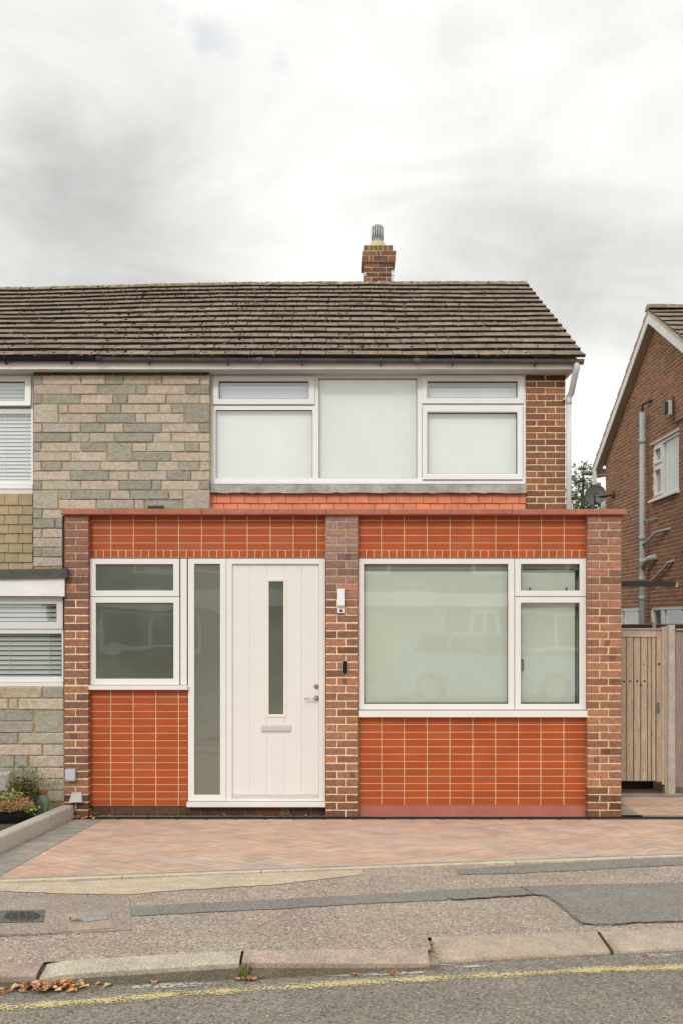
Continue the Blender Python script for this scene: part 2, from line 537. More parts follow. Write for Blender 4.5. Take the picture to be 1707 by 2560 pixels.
# broad land around the houses
g = MB()
g.face([(-400, -400, -.35), (400, -400, -.35), (400, 400, -.35), (-400, 400, -.35)], lin(110, 105, 80))
structure(g.build('ground', M['soil']))
g = MB()
g.face([(-40, .0, -.03), (40, .0, -.03), (40, 60, -.03), (-40, 60, -.03)], lin(110, 110, 75))
structure(g.build('back_garden', M['soil']))

# road
rows = []
for t in [0, .02, .05, .1, .2, .4, .7, 1]:
    rows.append([(x, y_foot(x) + .02 - t * 7.0) for x in XS])
structure(sheet('road', rows, None, lin(138, 130, 119), 0, zf=lambda X, y: z_road(X)).build('road', M['road']))
# opposite side of the street
g = MB()
g.face([(-40, -12.0, .25), (-40, -60, .25), (40, -60, .25), (40, -12.0, .25)], lin(120, 115, 105))
structure(g.build('forecourt', M['patch']))

# pavement
rows = []
for t in [0, .15, .3, .45, .6, .75, .9, 1.0]:
    rows.append([(x, y_edge(x) + (y_kback(x) + .0 - y_edge(x)) * t) for x in XS])
structure(sheet('p', rows, None, lin(168, 154, 140), 0, zf=z_pav).build('pavement', M['asphalt']))


def ground_poly(name, pxs, mat, col, dz):
    """thin irregular sheet laid on the pavement, given as upper and lower outlines"""
    up, lo = pxs

    def resample(pl, n):
        out = []
        L = [0]
        for a, b in zip(pl, pl[1:]): L.append(L[-1] + sqrt((a[0] - b[0]) ** 2 + (a[1] - b[1]) ** 2))
        for i in range(n):
            s = L[-1] * i / (n - 1)
            for k in range(len(pl) - 1):
                if s <= L[k + 1] + 1e-9:
                    t = (s - L[k]) / max(1e-9, L[k + 1] - L[k])
                    out.append((pl[k][0] + (pl[k + 1][0] - pl[k][0]) * t, pl[k][1] + (pl[k + 1][1] - pl[k][1]) * t)); break
        return out
    n = 90
    U = [gp(x, y + rng.uniform(-.6, .6)) for x, y in resample(up, n)]
    V = [gp(x, y + rng.uniform(-.9, .9)) for x, y in resample(lo, n)]
    mid = [[(u[0] + (v[0] - u[0]) * t, u[1] + (v[1] - u[1]) * t) for u, v in zip(U, V)] for t in (0, .33, .66, 1)]
    return structure(sheet(name, mid, mat, col, dz).build(name, M[mat]))


ground_poly('asphalt_strip', ([(326, 2267), (500, 2259), (700, 2250), (860, 2241), (1112, 2226), (1330, 2216), (1420, 2213), (1560, 2210), (1900, 2203)],
                              [(330, 2291), (500, 2283), (700, 2273), (860, 2263), (1112, 2252), (1340, 2239), (1375, 2250), (1450, 2313), (1900, 2302)]),
            'patch', lin(140, 134, 126), .004)
ground_poly('asphalt_trim', ([(1140, 2175), (1300, 2163), (1500, 2153), (1900, 2134)], [(1144, 2187), (1300, 2184), (1500, 2174), (1900, 2153)]),
            'patch', lin(140, 134, 126), .004)
ground_poly('concrete_haunch', ([(-200, 2212), (0, 2209.5), (200, 2205), (500, 2191), (700, 2183), (905, 2176)],
                                [(-200, 2224), (0, 2229), (180, 2236), (320, 2238), (420, 2229), (560, 2220), (700, 2212), (905, 2187)]),
            'concrete', lin(196, 180, 156), .004)
ground_poly('asphalt_repair', ([(-60, 2236), (100, 2238), (200, 2239), (325, 2243)], [(-60, 2345), (60, 2340), (200, 2334), (330, 2326)]),
            'patch', lin(160, 147, 134), .003)
# cracks along the patch edge
cr = MB()
def crack(pts, wpx, col):
    n = len(pts)
    for (a, b) in zip(pts, pts[1:]):
        steps = 9
        last = None
        for i in range(steps + 1):
            t = i / steps
            x = a[0] + (b[0] - a[0]) * t; y = a[1] + (b[1] - a[1]) * t + rng.uniform(-1.2, 1.2)
            w = wpx * rng.uniform(.35, 1.2)
            p, q = gp(x, y - w / 2), gp(x + rng.uniform(-1, 1), y + w / 2)
            if last:
                P = [(*last[0], gz(*last[0]) + .0075), (*p, gz(*p) + .0075), (*q, gz(*q) + .0075), (*last[1], gz(*last[1]) + .0075)]
                cr.face(P, col)
            last = (p, q)
crack([(1112, 2226), (1118, 2246), (1135, 2251), (1250, 2244), (1335, 2239), (1366, 2242), (1400, 2266), (1432, 2294), (1455, 2311), (1500, 2316), (1600, 2308), (1760, 2303)], 2.4, lin(96, 84, 68))
crack([(1300, 2218), (1335, 2238)], 1.6, lin(80, 70, 60))
crack([(545, 2258), (548, 2266)], 1.6, lin(80, 70, 60))
crack([(0, 2341), (100, 2337), (180, 2331)], 1.0, lin(95, 82, 70))
crack([(150, 2398), (185, 2383)], 1.2, lin(85, 72, 60))
structure(cr.build('pavement_cracks', M['moss']))

# drive: herringbone block paving on a sanded bed
rows = [[(x, 1.0 * 0 - .0 + (y_edge(x) + .05) * t) for x in XS] for t in [0, .2, .4, .6, .8, 1]]
dr = sheet('drive', rows, None, lin(170, 144, 125), -.004)
PV = [lin(203, 172, 151), lin(205, 173, 151), lin(201, 169, 148), lin(201, 174, 155), lin(199, 173, 154), lin(194, 172, 156)]
GREYP = lin(156, 149, 139)


def on_drive(X, y):
    if y > -.10: return 2.62 < X < 9 and y < 1.38
    return X > -2.72 and y > y_edge(X) + .085 and X < 7


PL, PW = .200, .100
ca, sa = cos(R(45)), sin(R(45))
n = 70
for i in range(-n, n):
    for k in range(-n, n):
        # herringbone lattice: lying block on cells (0,0)(1,0), standing block on (2,-1)(2,0)
        bx, by = (i + 4 * k) * PW, i * PW
        for o in (0, 1):
            if o == 0: a0, b0, a1, b1 = bx, by, bx + PL, by + PW
            else: a0, b0, a1, b1 = bx + PL, by - PW, bx + PL + PW, by + PW
            # remove the shared cell of the standing block pattern
            cxp, cyp = (a0 + a1) / 2, (b0 + b1) / 2
            X = cxp * ca - cyp * sa + 1.6; y = cxp * sa + cyp * ca - 1.2
            if not on_drive(X, y): continue
            low = mnoise.noise(Vector((X * 1.1, y * 1.1, 3.3))) + .5 * mnoise.noise(Vector((X * 3.1, y * 3.1, 1.3)))
            c = PV[rng.randrange(4)] if low < .18 else PV[rng.randrange(3, 6)]
            if rng.random() < .05: c = lin(186, 168, 153)
            c = var(c, .03, .012)
            e = .0013
            q = []
            dzb = rng.uniform(-.0006, .0006)
            for (aa, bb) in ((a0 + e, b0 + e), (a1 - e, b0 + e), (a1 - e, b1 - e), (a0 + e, b1 - e)):
                XX = aa * ca - bb * sa + 1.6; yy = aa * sa + bb * ca - 1.2
                q.append((XX, yy, gz(XX, yy) + dzb))
            dr.face(q, c)
# grey border courses
def border(pts_fn, n, width_dir, col):
    pass
for i in range(60):                                              # along the street edge
    x0 = -3.6 + i * .203
    x1 = x0 + .2
    c = var(GREYP, .10, .02)
    q = []
    for x, o in ((x0, .06), (x1, .06), (x1, .165), (x0, .165)):
        yy = y_edge(x) + o
        q.append((x, yy, gz(x, yy) + .003))
    dr.face(q, c)
for i in range(38):                                              # along the garden edging, two blocks wide
    for k in range(3):
        ya = -.13 - i * .101
        xa = -2.60 + k * .102 + (-.0)
        if ya - .1 < y_edge(xa) + .16: continue
        c = var(GREYP, .10, .02)
        q = [(x, y, gz(x, y) + .003) for x, y in ((xa, ya), (xa + .1, ya), (xa + .1, ya - .099), (xa, ya - .099))]
        dr.face(q, c)
for i in range(34):                                              # threshold strip along the wall
    x0 = -2.5 + i * .203
    c = var(lin(140, 134, 126), .08, .02)
    dr.face([(x0, -.018, .004), (x0 + .2, -.018, .004), (x0 + .2, .13, .004), (x0, .13, .004)], c)
for i in range(14):                                              # beside the right pillar and in front of the gate
    ya = .0 + i * .1
    dr.face([(2.66, ya, .004), (2.95, ya, .004), (2.95, ya + .098, .004), (2.66, ya + .098, .004)], var(GREYP, .1, .02))
for i in range(16):
    x0 = 2.95 + i * .2
    dr.face([(x0, 1.2, .0045), (x0 + .197, 1.2, .0045), (x0 + .197, 1.4, .0045), (x0, 1.4, .0045)], var(GREYP, .1, .02))
dr.face([(2.5, 0, -.004), (9, 0, -.004), (9, 3.5, -.004), (2.5, 3.5, -.004)], lin(105, 88, 74))
structure(dr.build('driveway', M['paver']))

# pale concrete edging strip at the street side of the drive
e = MB()
n = 0
x = -4.2
while x < 6:
    x1 = x + .913
    seg = 6
    for s_ in range(seg):
        a = x + (x1 - .006 - x) * s_ / seg; b = x + (x1 - .006 - x) * (s_ + 1) / seg
        P = [(a, y_edge(a)), (b, y_edge(b)), (b, y_edge(b) + .055), (a, y_edge(a) + .055)]
        e.face([(p[0], p[1], z_edge(p[0]) + .010) for p in P], lin(205, 190, 168))
        e.face([(P[0][0], P[0][1], z_edge(a) - .05), (P[1][0], P[1][1], z_edge(b) - .05), (b, y_edge(b), z_edge(b) + .010), (a, y_edge(a), z_edge(a) + .010)], lin(190, 176, 154))
        e.face([(P[3][0], P[3][1], z_edge(a) - .05), (P[2][0], P[2][1], z_edge(b) - .05), (b, y_edge(b) + .055, z_edge(b) + .010), (a, y_edge(a) + .055, z_edge(a) + .010)], lin(190, 176, 154))
    x = x1
structure(e.build('drive_edging', M['concrete']))

# slotted drain channel
d_ = MB()
d_.face([(-2.58, -.105, .002), (6, -.105, .002), (6, -.02, .002), (-2.58, -.02, .002)], lin(62, 58, 54))
nb = 0
x = -2.57
while x < 6:
    d_.box(x, x + .012, -.10, -.025, .004, .012, lin(34, 33, 32))
    x += .026
d_.box(-2.58, 6, -.03, -.022, .004, .016, lin(40, 39, 38))
d_.box(-2.58, 6, -.108, -.10, .004, .016, lin(60, 57, 53))
tag(d_.build('drain_channel', M['pipe'], loc=(0, -.06, 0)), 'narrow black slotted drain channel along the foot of the house wall', 'drain')

# ------------------------------------------------------------------ kerb stones
def kerb_stone(xa, xb, w, up_a, up_b, label, col, fcol, backl=0.0, chip=False):
    mb = MB()
    nseg = 10
    prof = []
    secs = []
    for i in range(nseg + 1):
        t = i / nseg
        X = xa + (xb - xa) * t
        up = up_a + (up_b - up_a) * t
        yf = y_foot(X); zr = z_road(X); zb = zr + up
        zbk = z_pav(X, yf + w) + .004
        rr = min(.03, up * .6)
        if chip and i == 0: zb -= .02; zbk -= .012
        j = lambda: rng.uniform(-.0025, .0025)
        P = [(X, yf, zr - .06), (X + j(), yf + j(), zr + .004), (X, yf + .004 + j(), zb - rr), (X, yf + .010, zb - rr * .35 + j()), (X, yf + .03 + j(), zb + j()),
             (X, yf + w * .6, zb + (zbk - zb) * .5 + j()), (X, yf + w, zbk), (X, yf + w, zr - .06)]
        secs.append([mb.pt(p) for p in P])
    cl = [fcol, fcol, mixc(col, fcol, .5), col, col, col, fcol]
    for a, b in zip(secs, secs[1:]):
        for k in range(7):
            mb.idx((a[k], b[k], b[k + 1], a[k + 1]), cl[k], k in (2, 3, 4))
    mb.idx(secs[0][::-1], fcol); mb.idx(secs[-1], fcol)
    xm = (xa + xb) / 2
    o = mb.build('kerb_stone', M['kerb'], loc=(xm, y_foot(xm), z_road(xm)))
    return tag(o, label, 'kerb stone', 'kerb stones along the road')


KT, KF = lin(170, 156, 140), lin(122, 112, 98)
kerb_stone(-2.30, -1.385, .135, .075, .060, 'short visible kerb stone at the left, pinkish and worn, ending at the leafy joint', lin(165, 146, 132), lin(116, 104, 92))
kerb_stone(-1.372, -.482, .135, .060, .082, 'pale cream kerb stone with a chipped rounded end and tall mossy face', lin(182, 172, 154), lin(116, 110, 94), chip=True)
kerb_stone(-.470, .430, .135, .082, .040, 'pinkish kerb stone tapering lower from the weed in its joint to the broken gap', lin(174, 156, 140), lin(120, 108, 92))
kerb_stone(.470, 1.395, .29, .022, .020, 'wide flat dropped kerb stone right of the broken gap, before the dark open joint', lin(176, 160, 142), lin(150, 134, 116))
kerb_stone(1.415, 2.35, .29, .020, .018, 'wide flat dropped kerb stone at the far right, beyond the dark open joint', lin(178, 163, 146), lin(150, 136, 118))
kf = MB()
for (xx, w_, wd, col) in ((-1.378, .135, .0068, lin(92, 80, 66)), (-.476, .135, .0062, lin(84, 74, 62)), (.4499, .36, .023, lin(148, 134, 114)), (1.405, .29, .0102, lin(80, 70, 58))):
    n6 = 9
    prev = None
    for k in range(n6 + 1):
        yy = y_foot(xx) + .010 + (w_ - .012) * k / n6
        zt6 = min(z_pav(xx, y_foot(xx) + w_) - .006, z_road(xx) + .030 + .05 * k / n6) - rng.uniform(0, .006)
        cur = [(xx - wd, yy, zt6), (xx + wd, yy, zt6 - rng.uniform(0, .004))]
        if prev: kf.face([prev[0], prev[1], cur[1], cur[0]], var(col, .2, .04))
        else: kf.face([(xx - wd, yy, z_road(xx) - .02), (xx + wd, yy, z_road(xx) - .02), cur[1], cur[0]], var(col, .2, .04))
        prev = cur
for k in range(60):
    xx = .45 + rng.gauss(0, .014); yy = y_foot(.45) + rng.uniform(-.02, .2)
    kf.lump((xx, yy, z_road(.45) + .012 + .035 * max(0, (yy - y_foot(.45)) / .2)), rng.uniform(.004, .011), rng.uniform(.004, .011), .006, var(lin(150, 136, 116), .25, .05))
structure(kf.build('kerb_joint_dirt', M['moss']))

# yellow line and cement smears on the road
yl = MB()
N_ = 70
for i in range(N_):
    for k in range(4):
        def P(ii, kk):
            X = -2.6 + 5.6 * ii / N_
            return (X, -5.185 + .25 * X - .02 * X * X + .036 - .024 * kk + .004 * sin(X * 7), z_road(X) + .004)
        a = (0.02, .10, .10, 0.02)[k]
        yl.face([P(i, k), P(i + 1, k), P(i + 1, k + 1), P(i, k + 1)], (a, a, a))
structure(yl.build('yellow_line', M['yellow']))
cs = MB()
for (x0, x1, o, w, a) in ((-1.05, -.55, -.05, .06, .12), (-.05, .55, -.015, .05, .14), (.55, .75, -.06, .03, .1), (1.5, 1.75, -.05, .05, .12), (-2, -1.6, -.12, .03, .05)):
    for i in range(12):
        def P(ii, kk):
            X = x0 + (x1 - x0) * ii / 12
            hw = w * .5 * sin(pi * min(1, max(0, ii / 12)) * .98 + .03)
            return (X, y_foot(X) + o + hw * (kk * 2 - 1), z_road(X) + .003)
        cs.face([P(i, 0), P(i + 1, 0), P(i + 1, 1), P(i, 1)], (a, a, a))
structure(cs.build('cement_smears', M['cement']))

# ------------------------------------------------------------------ brickwork helpers
def brick_cols(pal, r=rng):
    return var(pal[r.randrange(len(pal))], .10, .04, r)


def pillar(name, parent, px0, px1, pyt, y0, depth, pal, mortar_lo, mortar_hi, split, side=0, start=0, top_tint=None, lean=0.0, half=True):
    d = 10 + y0
    u0, u1 = fx(px0, d), fx(px1, d)
    zt = fz(pyt, d)
    mb = MB(F(y0))
    ch = .0752
    nrow = int(round(zt / ch)) + 1
    ch = zt / (nrow - 1)
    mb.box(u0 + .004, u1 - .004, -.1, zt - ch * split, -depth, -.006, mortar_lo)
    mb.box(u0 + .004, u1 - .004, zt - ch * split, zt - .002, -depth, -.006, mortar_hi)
    W = u1 - u0
    for r_ in range(nrow):
        v1 = zt - r_ * ch; v0 = v1 - ch
        jt = .0062
        pos = [0, W]
        if half:
            odd = (r_ + start) % 2
            if W > .30: pos = [0, W * (.36 if odd else .62), W]
            else: pos = [0, W] if odd else [0, W * .47, W]
        elif W > .3:
            pos = [0, .36 * W, W] if (r_ + start) % 2 else [0, .62 * W, W]
        if len(pos) == 2 and W > .26: pos = [0, W * .5, W]
        for a, b in zip(pos, pos[1:]):
            c = brick_cols(pal)
            if rng.random() < .12: c = mixc(c, lin(104, 74, 64), .5)
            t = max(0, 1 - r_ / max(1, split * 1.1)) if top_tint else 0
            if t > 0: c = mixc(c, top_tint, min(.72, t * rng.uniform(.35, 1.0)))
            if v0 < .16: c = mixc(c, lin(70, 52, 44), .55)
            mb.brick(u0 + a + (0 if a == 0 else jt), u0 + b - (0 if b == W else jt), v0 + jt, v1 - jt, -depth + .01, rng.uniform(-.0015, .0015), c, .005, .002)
            if rng.random() < .16 and b - a > .15:      # flashed end of the brick
                uu = u0 + a + (b - a) * rng.uniform(.15, .6)
                mb.box(uu, uu + (b - a) * .25, v0 + jt + .005, v1 - jt - .005, -.004, .0022, mixc(c, lin(92, 62, 58), .55))
    return mb.build(name, M['brick'], parent)


def tiled(name, parent, px0, px1, pyt, pyb, y0, joints_px, rows_py, headers=False, tints=None):
    """glazed-look bricks in stack bond with pale grout"""
    d = 10 + y0
    mb = MB(F(y0))
    u0, u1 = fx(px0, d), fx(px1, d); v0, v1 = fz(pyb, d), fz(pyt, d)
    mb.box(u0, u1, v0, v1, -.09, -.003, GROUT)
    us = [u0] + [fx(p, d) for p in joints_px] + [u1]
    vs = [v1] + [fz(p, d) for p in rows_py] + [v0]
    g_ = .0041
    for r_, (va, vb) in enumerate(zip(vs, vs[1:])):
        last = headers and r_ == len(vs) - 2
        for a, b in zip(us, us[1:]):
            cells = [(a, b)]
            if last:
                k = max(1, round((b - a) / .0735)); cells = [(a + (b - a) * i / k, a + (b - a) * (i + 1) / k) for i in range(k)]
            for (p, q) in cells:
                c = var(ORANGE, .075, .03)
                if rng.random() < .12: c = mixc(c, lin(172, 92, 62), .5)
                gl = g_ if p > u0 + 1e-6 else 0; gr = g_ if q < u1 - 1e-6 else 0
                mb.brick(p + gl, q - gr, vb + g_ * .75, va - g_ * .75, -.08, rng.uniform(-.0006, .0006), c, .0025, .0006)
    return mb.build(name, M['tile'], parent)


# ------------------------------------------------------------------ the house
house = thing('semi_detached_house', 'two storey house with orange tiled porch front, white door and stone clad upper wall', 'house', (0, 1.0, 0))

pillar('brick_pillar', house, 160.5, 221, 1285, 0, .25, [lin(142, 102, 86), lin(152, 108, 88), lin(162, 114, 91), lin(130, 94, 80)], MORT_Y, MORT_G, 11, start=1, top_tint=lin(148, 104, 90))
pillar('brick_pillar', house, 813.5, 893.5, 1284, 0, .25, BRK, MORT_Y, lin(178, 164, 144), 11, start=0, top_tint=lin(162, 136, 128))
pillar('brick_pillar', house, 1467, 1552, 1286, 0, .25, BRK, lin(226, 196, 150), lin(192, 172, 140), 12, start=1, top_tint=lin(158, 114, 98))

YP = .085   # plane of the tiled panels
tiled('tiled_panel', house, 222, 812, 1283, 1394, YP, [277, 333.6, 390.4, 446.6, 503.8, 560.6, 618, 675.5, 733, 791.5], [1301.4, 1319.6, 1338.2, 1357.1, 1375.2], headers=True)
tiled('tiled_panel', house, 895.5, 1465, 1283, 1394, YP, [952.3, 1009.3, 1066.2, 1123.5, 1180.5, 1238, 1295, 1352, 1409], [1301.4, 1319.6, 1338.2, 1357.1, 1375.2], headers=True)
lowrows = [1742.5, 1760.3, 1778.5, 1796.7, 1815, 1833.2, 1851.6, 1870, 1888, 1906.4, 1924.7, 1943, 1961.2, 1979.3, 1997.3]
tiled('tiled_panel', house, 222.5, 468.5, 1724, 2015, YP, [276.8, 333, 389.7, 446], lowrows)
rr = [1811.5, 1830.3, 1848.2, 1867, 1885.3, 1903.5, 1921.7, 1940.5, 1958.8, 1976.8, 1994.6]
tiled('tiled_panel', house, 897, 1464.5, 1793, 2012.5, YP, [953, 1009.6, 1066.3, 1123.2, 1180.4, 1237.5, 1294.5, 1350.6, 1408], rr)

# mortar fillets beside the pillars
for px0, px1, a, b in ((219.5, 222.6, 1290, 2016), (812, 814, 1287, 1394), (893, 896, 1287, 1394), (894, 897, 1792, 2038), (1464, 1468, 1287, 1394), (1464.3, 1467.5, 1792, 2040)):
    mf = MB(F(YP)); mf.box(fx(px0, 10.06), fx(px1, 10.06), fz(b, 10.06), fz(a, 10.06), -.06, .006, lin(168, 148, 118))
    mf.build('mortar_fillet', M['render'], house)

# plinths
pl = MB(F(.10))
z1 = fz(2014.5, 10.1)
pl.box(fx(222, 10.1), fx(816, 10.1), -.1, z1 + .01, -.1, -.008, lin(120, 104, 84))
u = fx(224, 10.1)
while u < fx(812, 10.1) - .05:
    u2 = min(u + .218, fx(814, 10.1))
    air = fx(640, 10.1) < (u + u2) / 2 < fx(705, 10.1)
    if not air:
        pl.brick(u + .006, u2 - .006, .012, z1 - .006, -.08, 0, var(lin(96, 70, 58), .15, .05), .006, .004)
    u += .218
pl.build('plinth', M['brick'], house)
ab = MB(F(.10))
a0, a1, b0, b1 = fx(640, 10.1), fx(700, 10.1), .012, z1 - .008
ab.box(a0, a1, b0, b1, -.07, -.012, (.015, .012, .01))
for k in range(4):
    v = b0 + (b1 - b0) * k / 3 * .93
    ab.box(a0, a1, v, v + .010, -.012, .001, lin(120, 76, 62))
for k in range(10):
    u_ = a0 + (a1 - a0 - .009) * k / 9
    ab.box(u_, u_ + .009, b0 + .001, b1 - .001, -.012, .0022, lin(124, 78, 62))
ab.build('air_brick', M['brick'], house)
pk = MB(F(.085))
pk.box(fx(895, 10.09), fx(1465.5, 10.09), -.05, fz(2013.5, 10.09), -.1, -.006, lin(184, 112, 96))
pk.build('rendered_plinth', M['render'], house)

# coping
cp = MB(F(0))
COP = lin(172, 110, 90)
for a, b in ((152, 277), (277, 504), (504, 659.5), (659.5, 815.5), (815.5, 970.2), (970.2, 1126), (1126, 1280), (1280, 1436), (1436, 1566)):
    z0, z1_ = fz(1286, 9.95), fz(1271.5 + (0.8 if a > 600 else 0) + rng.uniform(-.3, .3), 9.95)
    cp.brick(fx(a, 9.95) + .0015, fx(b, 9.95) - .0015, z0 + rng.uniform(-.001, .001), z1_, -.35, .048 + rng.uniform(-.002, .002), var(COP, .07, .03), .005, .001)
for a in (277, 504, 659.5, 815.5, 970.2, 1126, 1280, 1436):
    cp.box(fx(a, 9.95) - .003, fx(a, 9.95) + .003, fz(1285, 9.95), fz(1273, 9.95), -.3, .043, lin(96, 66, 54))
cp.build('coping', M['clay'], house)

# flat roof of the porch and its side walls, inner floor
fr_ = MB()
xl, xr = fx(160, 10), fx(1552, 10)
fr_.box(xl + .05, xr - .05, .2, 2.05, 2.90, 2.985, lin(105, 103, 100))
fr_.build('flat_roof', M['felt'], house)
sw = MB(L_(xl))
sw2 = MB(lambda u, v, w: (xr + w, u, v))
for mb_, s_ in ((sw, -1), (sw2, 1)):
    a, b = (-2.02, -.25) if s_ < 0 else (.25, 2.02)
    mb_.box(a, b, -.1, 2.98, -.2, -.006, MORT_Y)
    for r_ in range(40):
        u = a - (.11 if r_ % 2 else 0)
        while u < b:
            p, q = max(a, u), min(b, u + .215)
            if q - p > .03: mb_.brick(p + .003, q - .003, r_ * .0746 + .005, r_ * .0746 + .07, -.1, 0, brick_cols(BRK), .004, .001)
            u += .225
sw.build('side_wall', M['brick'], house); sw2.build('side_wall', M['brick'], house)
inn = MB()
inn.face([(xl, .2, .02), (xr, .2, .02), (xr, 2.1, .02), (xl, 2.1, .02)], (.12, .10, .08))
inn.build('porch_floor', M['dark'], house)


def rect(px0, py0, px1, py1, d): return (fx(px0, d), fx(px1, d), fz(py1, d), fz(py0, d))


def pane(name, parent, r, y, mat, th=.012):
    mb = MB(F(y))
    mb.box(r[0], r[1], r[2], r[3], -th, 0, (.5, .5, .5))
    # a single front face is enough for the clear coated glass
    if mat in ('glass', 'glass2'):
        mb = MB(F(y)); mb.face([(r[0], r[2], 0), (r[1], r[2], 0), (r[1], r[3], 0), (r[0], r[3], 0)], (.5, .5, .5))
    return mb.build(name, M[mat], parent)


def blind(parent, r, y, col, name='blind'):
    mb = MB(F(y)); mb.box(r[0], r[1], r[2], r[3], -.003, 0, col); return mb.build(name, M['blind'], parent)


def shrink(r, a): return (r[0] + a, r[1] - a, r[2] + a, r[3] - a)


YF = .06       # front of the porch joinery
DF = 10 + YF
# --- right porch window
w = MB(F(YF))
w.box(fx(893, DF), fx(1464.5, DF), fz(1775, DF), fz(1394.6, DF), -.10, -.088, BLACK)
w.v.clear(); w.f.clear(); w.c.clear(); w.sm.clear()
gaps = MB(F(YF))
panes_r = []
for o, i in (((894.6, 1396.5, 1284.3, 1774), (908.5, 1410, 1269.3, 1760)), ((1286, 1396.5, 1463, 1490.6), (1300.5, 1410, 1448, 1476.3)), ((1286, 1492.4, 1463, 1774), (1300.5, 1507, 1447.5, 1760))):
    ro, ri = rect(*o, DF), rect(*i, DF)
    w.ring(ro, ri, -.06, 0, WHITE, .003, .002)
    w.ring((ri[0] - .004, ri[1] + .004, ri[2] - .004, ri[3] + .004), shrink(ri, .003), -.05, -.022, lin(70, 70, 66))
    panes_r.append(shrink(ri, .002))
w.ring(rect(892.8, 1394.3, 1465, 1776, DF), rect(900, 1402, 1457, 1768, DF), -.085, -.045, BLACK)
for bx_ in ((1283, 1394.5, 1287.5, 1775), (1284, 1489.5, 1463, 1493.5)):
    q = rect(*bx_, DF); w.box(q[0], q[1], q[2], q[3], -.075, -.03, BLACK)
win_r = w.build('window', M['white'], house)
win_r['label'] = 'large white framed window with side casement and pale roller blinds'
sl_ = MB(F(YF))
q = rect(894.5, 1776, 1468.5, 1791.5, DF)
sl_.box(q[0], q[1], q[2], q[3], -.08, .055, WHITE)
sl_.build('sill', M['white'], win_r)
for p in panes_r: pane('pane', win_r, p, YF + .028, 'glass2')
BL = lin(224, 226, 217)
blind(win_r, (panes_r[0][0] + .0, panes_r[0][1] - .0, panes_r[0][2] + .012, panes_r[0][3] - .042), YF + .055, BL)
blind(win_r, (panes_r[1][0] + .0, panes_r[1][1] - .03, panes_r[2][2] + .012, panes_r[1][3] - .042), YF + .075, BL)
def one(name, y, mat, parent, *boxes):
    for bx in boxes:
        m_ = MB(F(y)); m_.box(*bx); m_.build(name, M[mat], parent)
q, q1, q2 = panes_r
one('blind_rail', YF + .05, 'plastic', win_r, (q[0], q[1], q[3] - .064, q[3] - .040, -.03, 0, lin(150, 154, 142)), (q[0], q[1], q[3] - .0398, q[3] + .002, -.03, -.004, lin(190, 194, 182)), (q1[0], q1[1] - .03, q1[3] - .078, q1[3] - .052, -.05, -.021, lin(146, 150, 138)), (q1[0], q1[1] - .0, q1[3] - .0518, q1[3] + .002, -.05, -.025, lin(186, 190, 178)),
    (q[0], q[1], q[2] + .006, q[2] + .02, -.02, 0, lin(205, 210, 198)), (q2[0], q2[1] - .03, q2[2] + .006, q2[2] + .02, -.05, -.021, lin(205, 210, 198)))
zc = fz(1650, DF)
m_ = MB(F(YF + .045)); m_.box(q2[0] + .004, q2[0] + .03, zc - .008, zc + .008, -.02, 0, lin(120, 122, 116)); m_.box(q2[0] + .022, q2[0] + .032, zc - .11, zc - .0085, -.02, 0, lin(120, 122, 116)); m_.build('window_handle', M['metal'], win_r)
one('catch', YF + .045, 'metal', win_r, *[(fx(xx, DF), fx(xx + 3.5, DF), fz(1476, DF), fz(1468, DF), -.02, 0, lin(120, 122, 116)) for xx in (1324, 1416)])
rm = MB(F(YF + .2)); q = rect(880, 1380, 1475, 1780, DF); rm.box(q[0], q[1], q[2], q[3], -.02, 0, lin(190, 192, 180)); rm.build('room_lining', M['dark'], house)

# --- left porch window
w = MB(F(YF)); pl_ = []
for o, i in (((225.5, 1396.5, 448, 1490.8), (239.3, 1410.4, 433.4, 1476.4)), ((225.5, 1492.4, 448.5, 1712), (239.5, 1507, 433.8, 1697))):
    ro, ri = rect(*o, DF), rect(*i, DF)
    w.ring(ro, ri, -.06, 0, WHITE, .003, .002)
    pl_.append(shrink(ri, .001))
q = rect(451.3, 1396.5, 467, 1712, DF); w.box(q[0], q[1], q[2], q[3], -.06, -.004, WHITE)
w.ring(rect(223, 1394.3, 470, 1713, DF), rect(232, 1402, 440, 1704, DF), -.085, -.045, BLACK)
q = rect(446, 1395, 471.5, 1713, DF); w.box(q[0], q[1], q[2], q[3], -.085, -.05, BLACK)
q = rect(224, 1489.5, 448, 1493.5, DF); w.box(q[0], q[1], q[2], q[3], -.075, -.035, BLACK)
win_l = w.build('window', M['white'], house)
win_l['label'] = 'smaller white framed window with frosted panes above the left tiled panel'
s2 = MB(F(YF)); q = rect(219, 1713.2, 470, 1723.5, DF); s2.box(q[0], q[1], q[2], q[3], -.08, .05, WHITE); s2.build('sill', M['white'], win_l)
for p in pl_: pane('pane', win_l, p, YF + .02, 'frost')

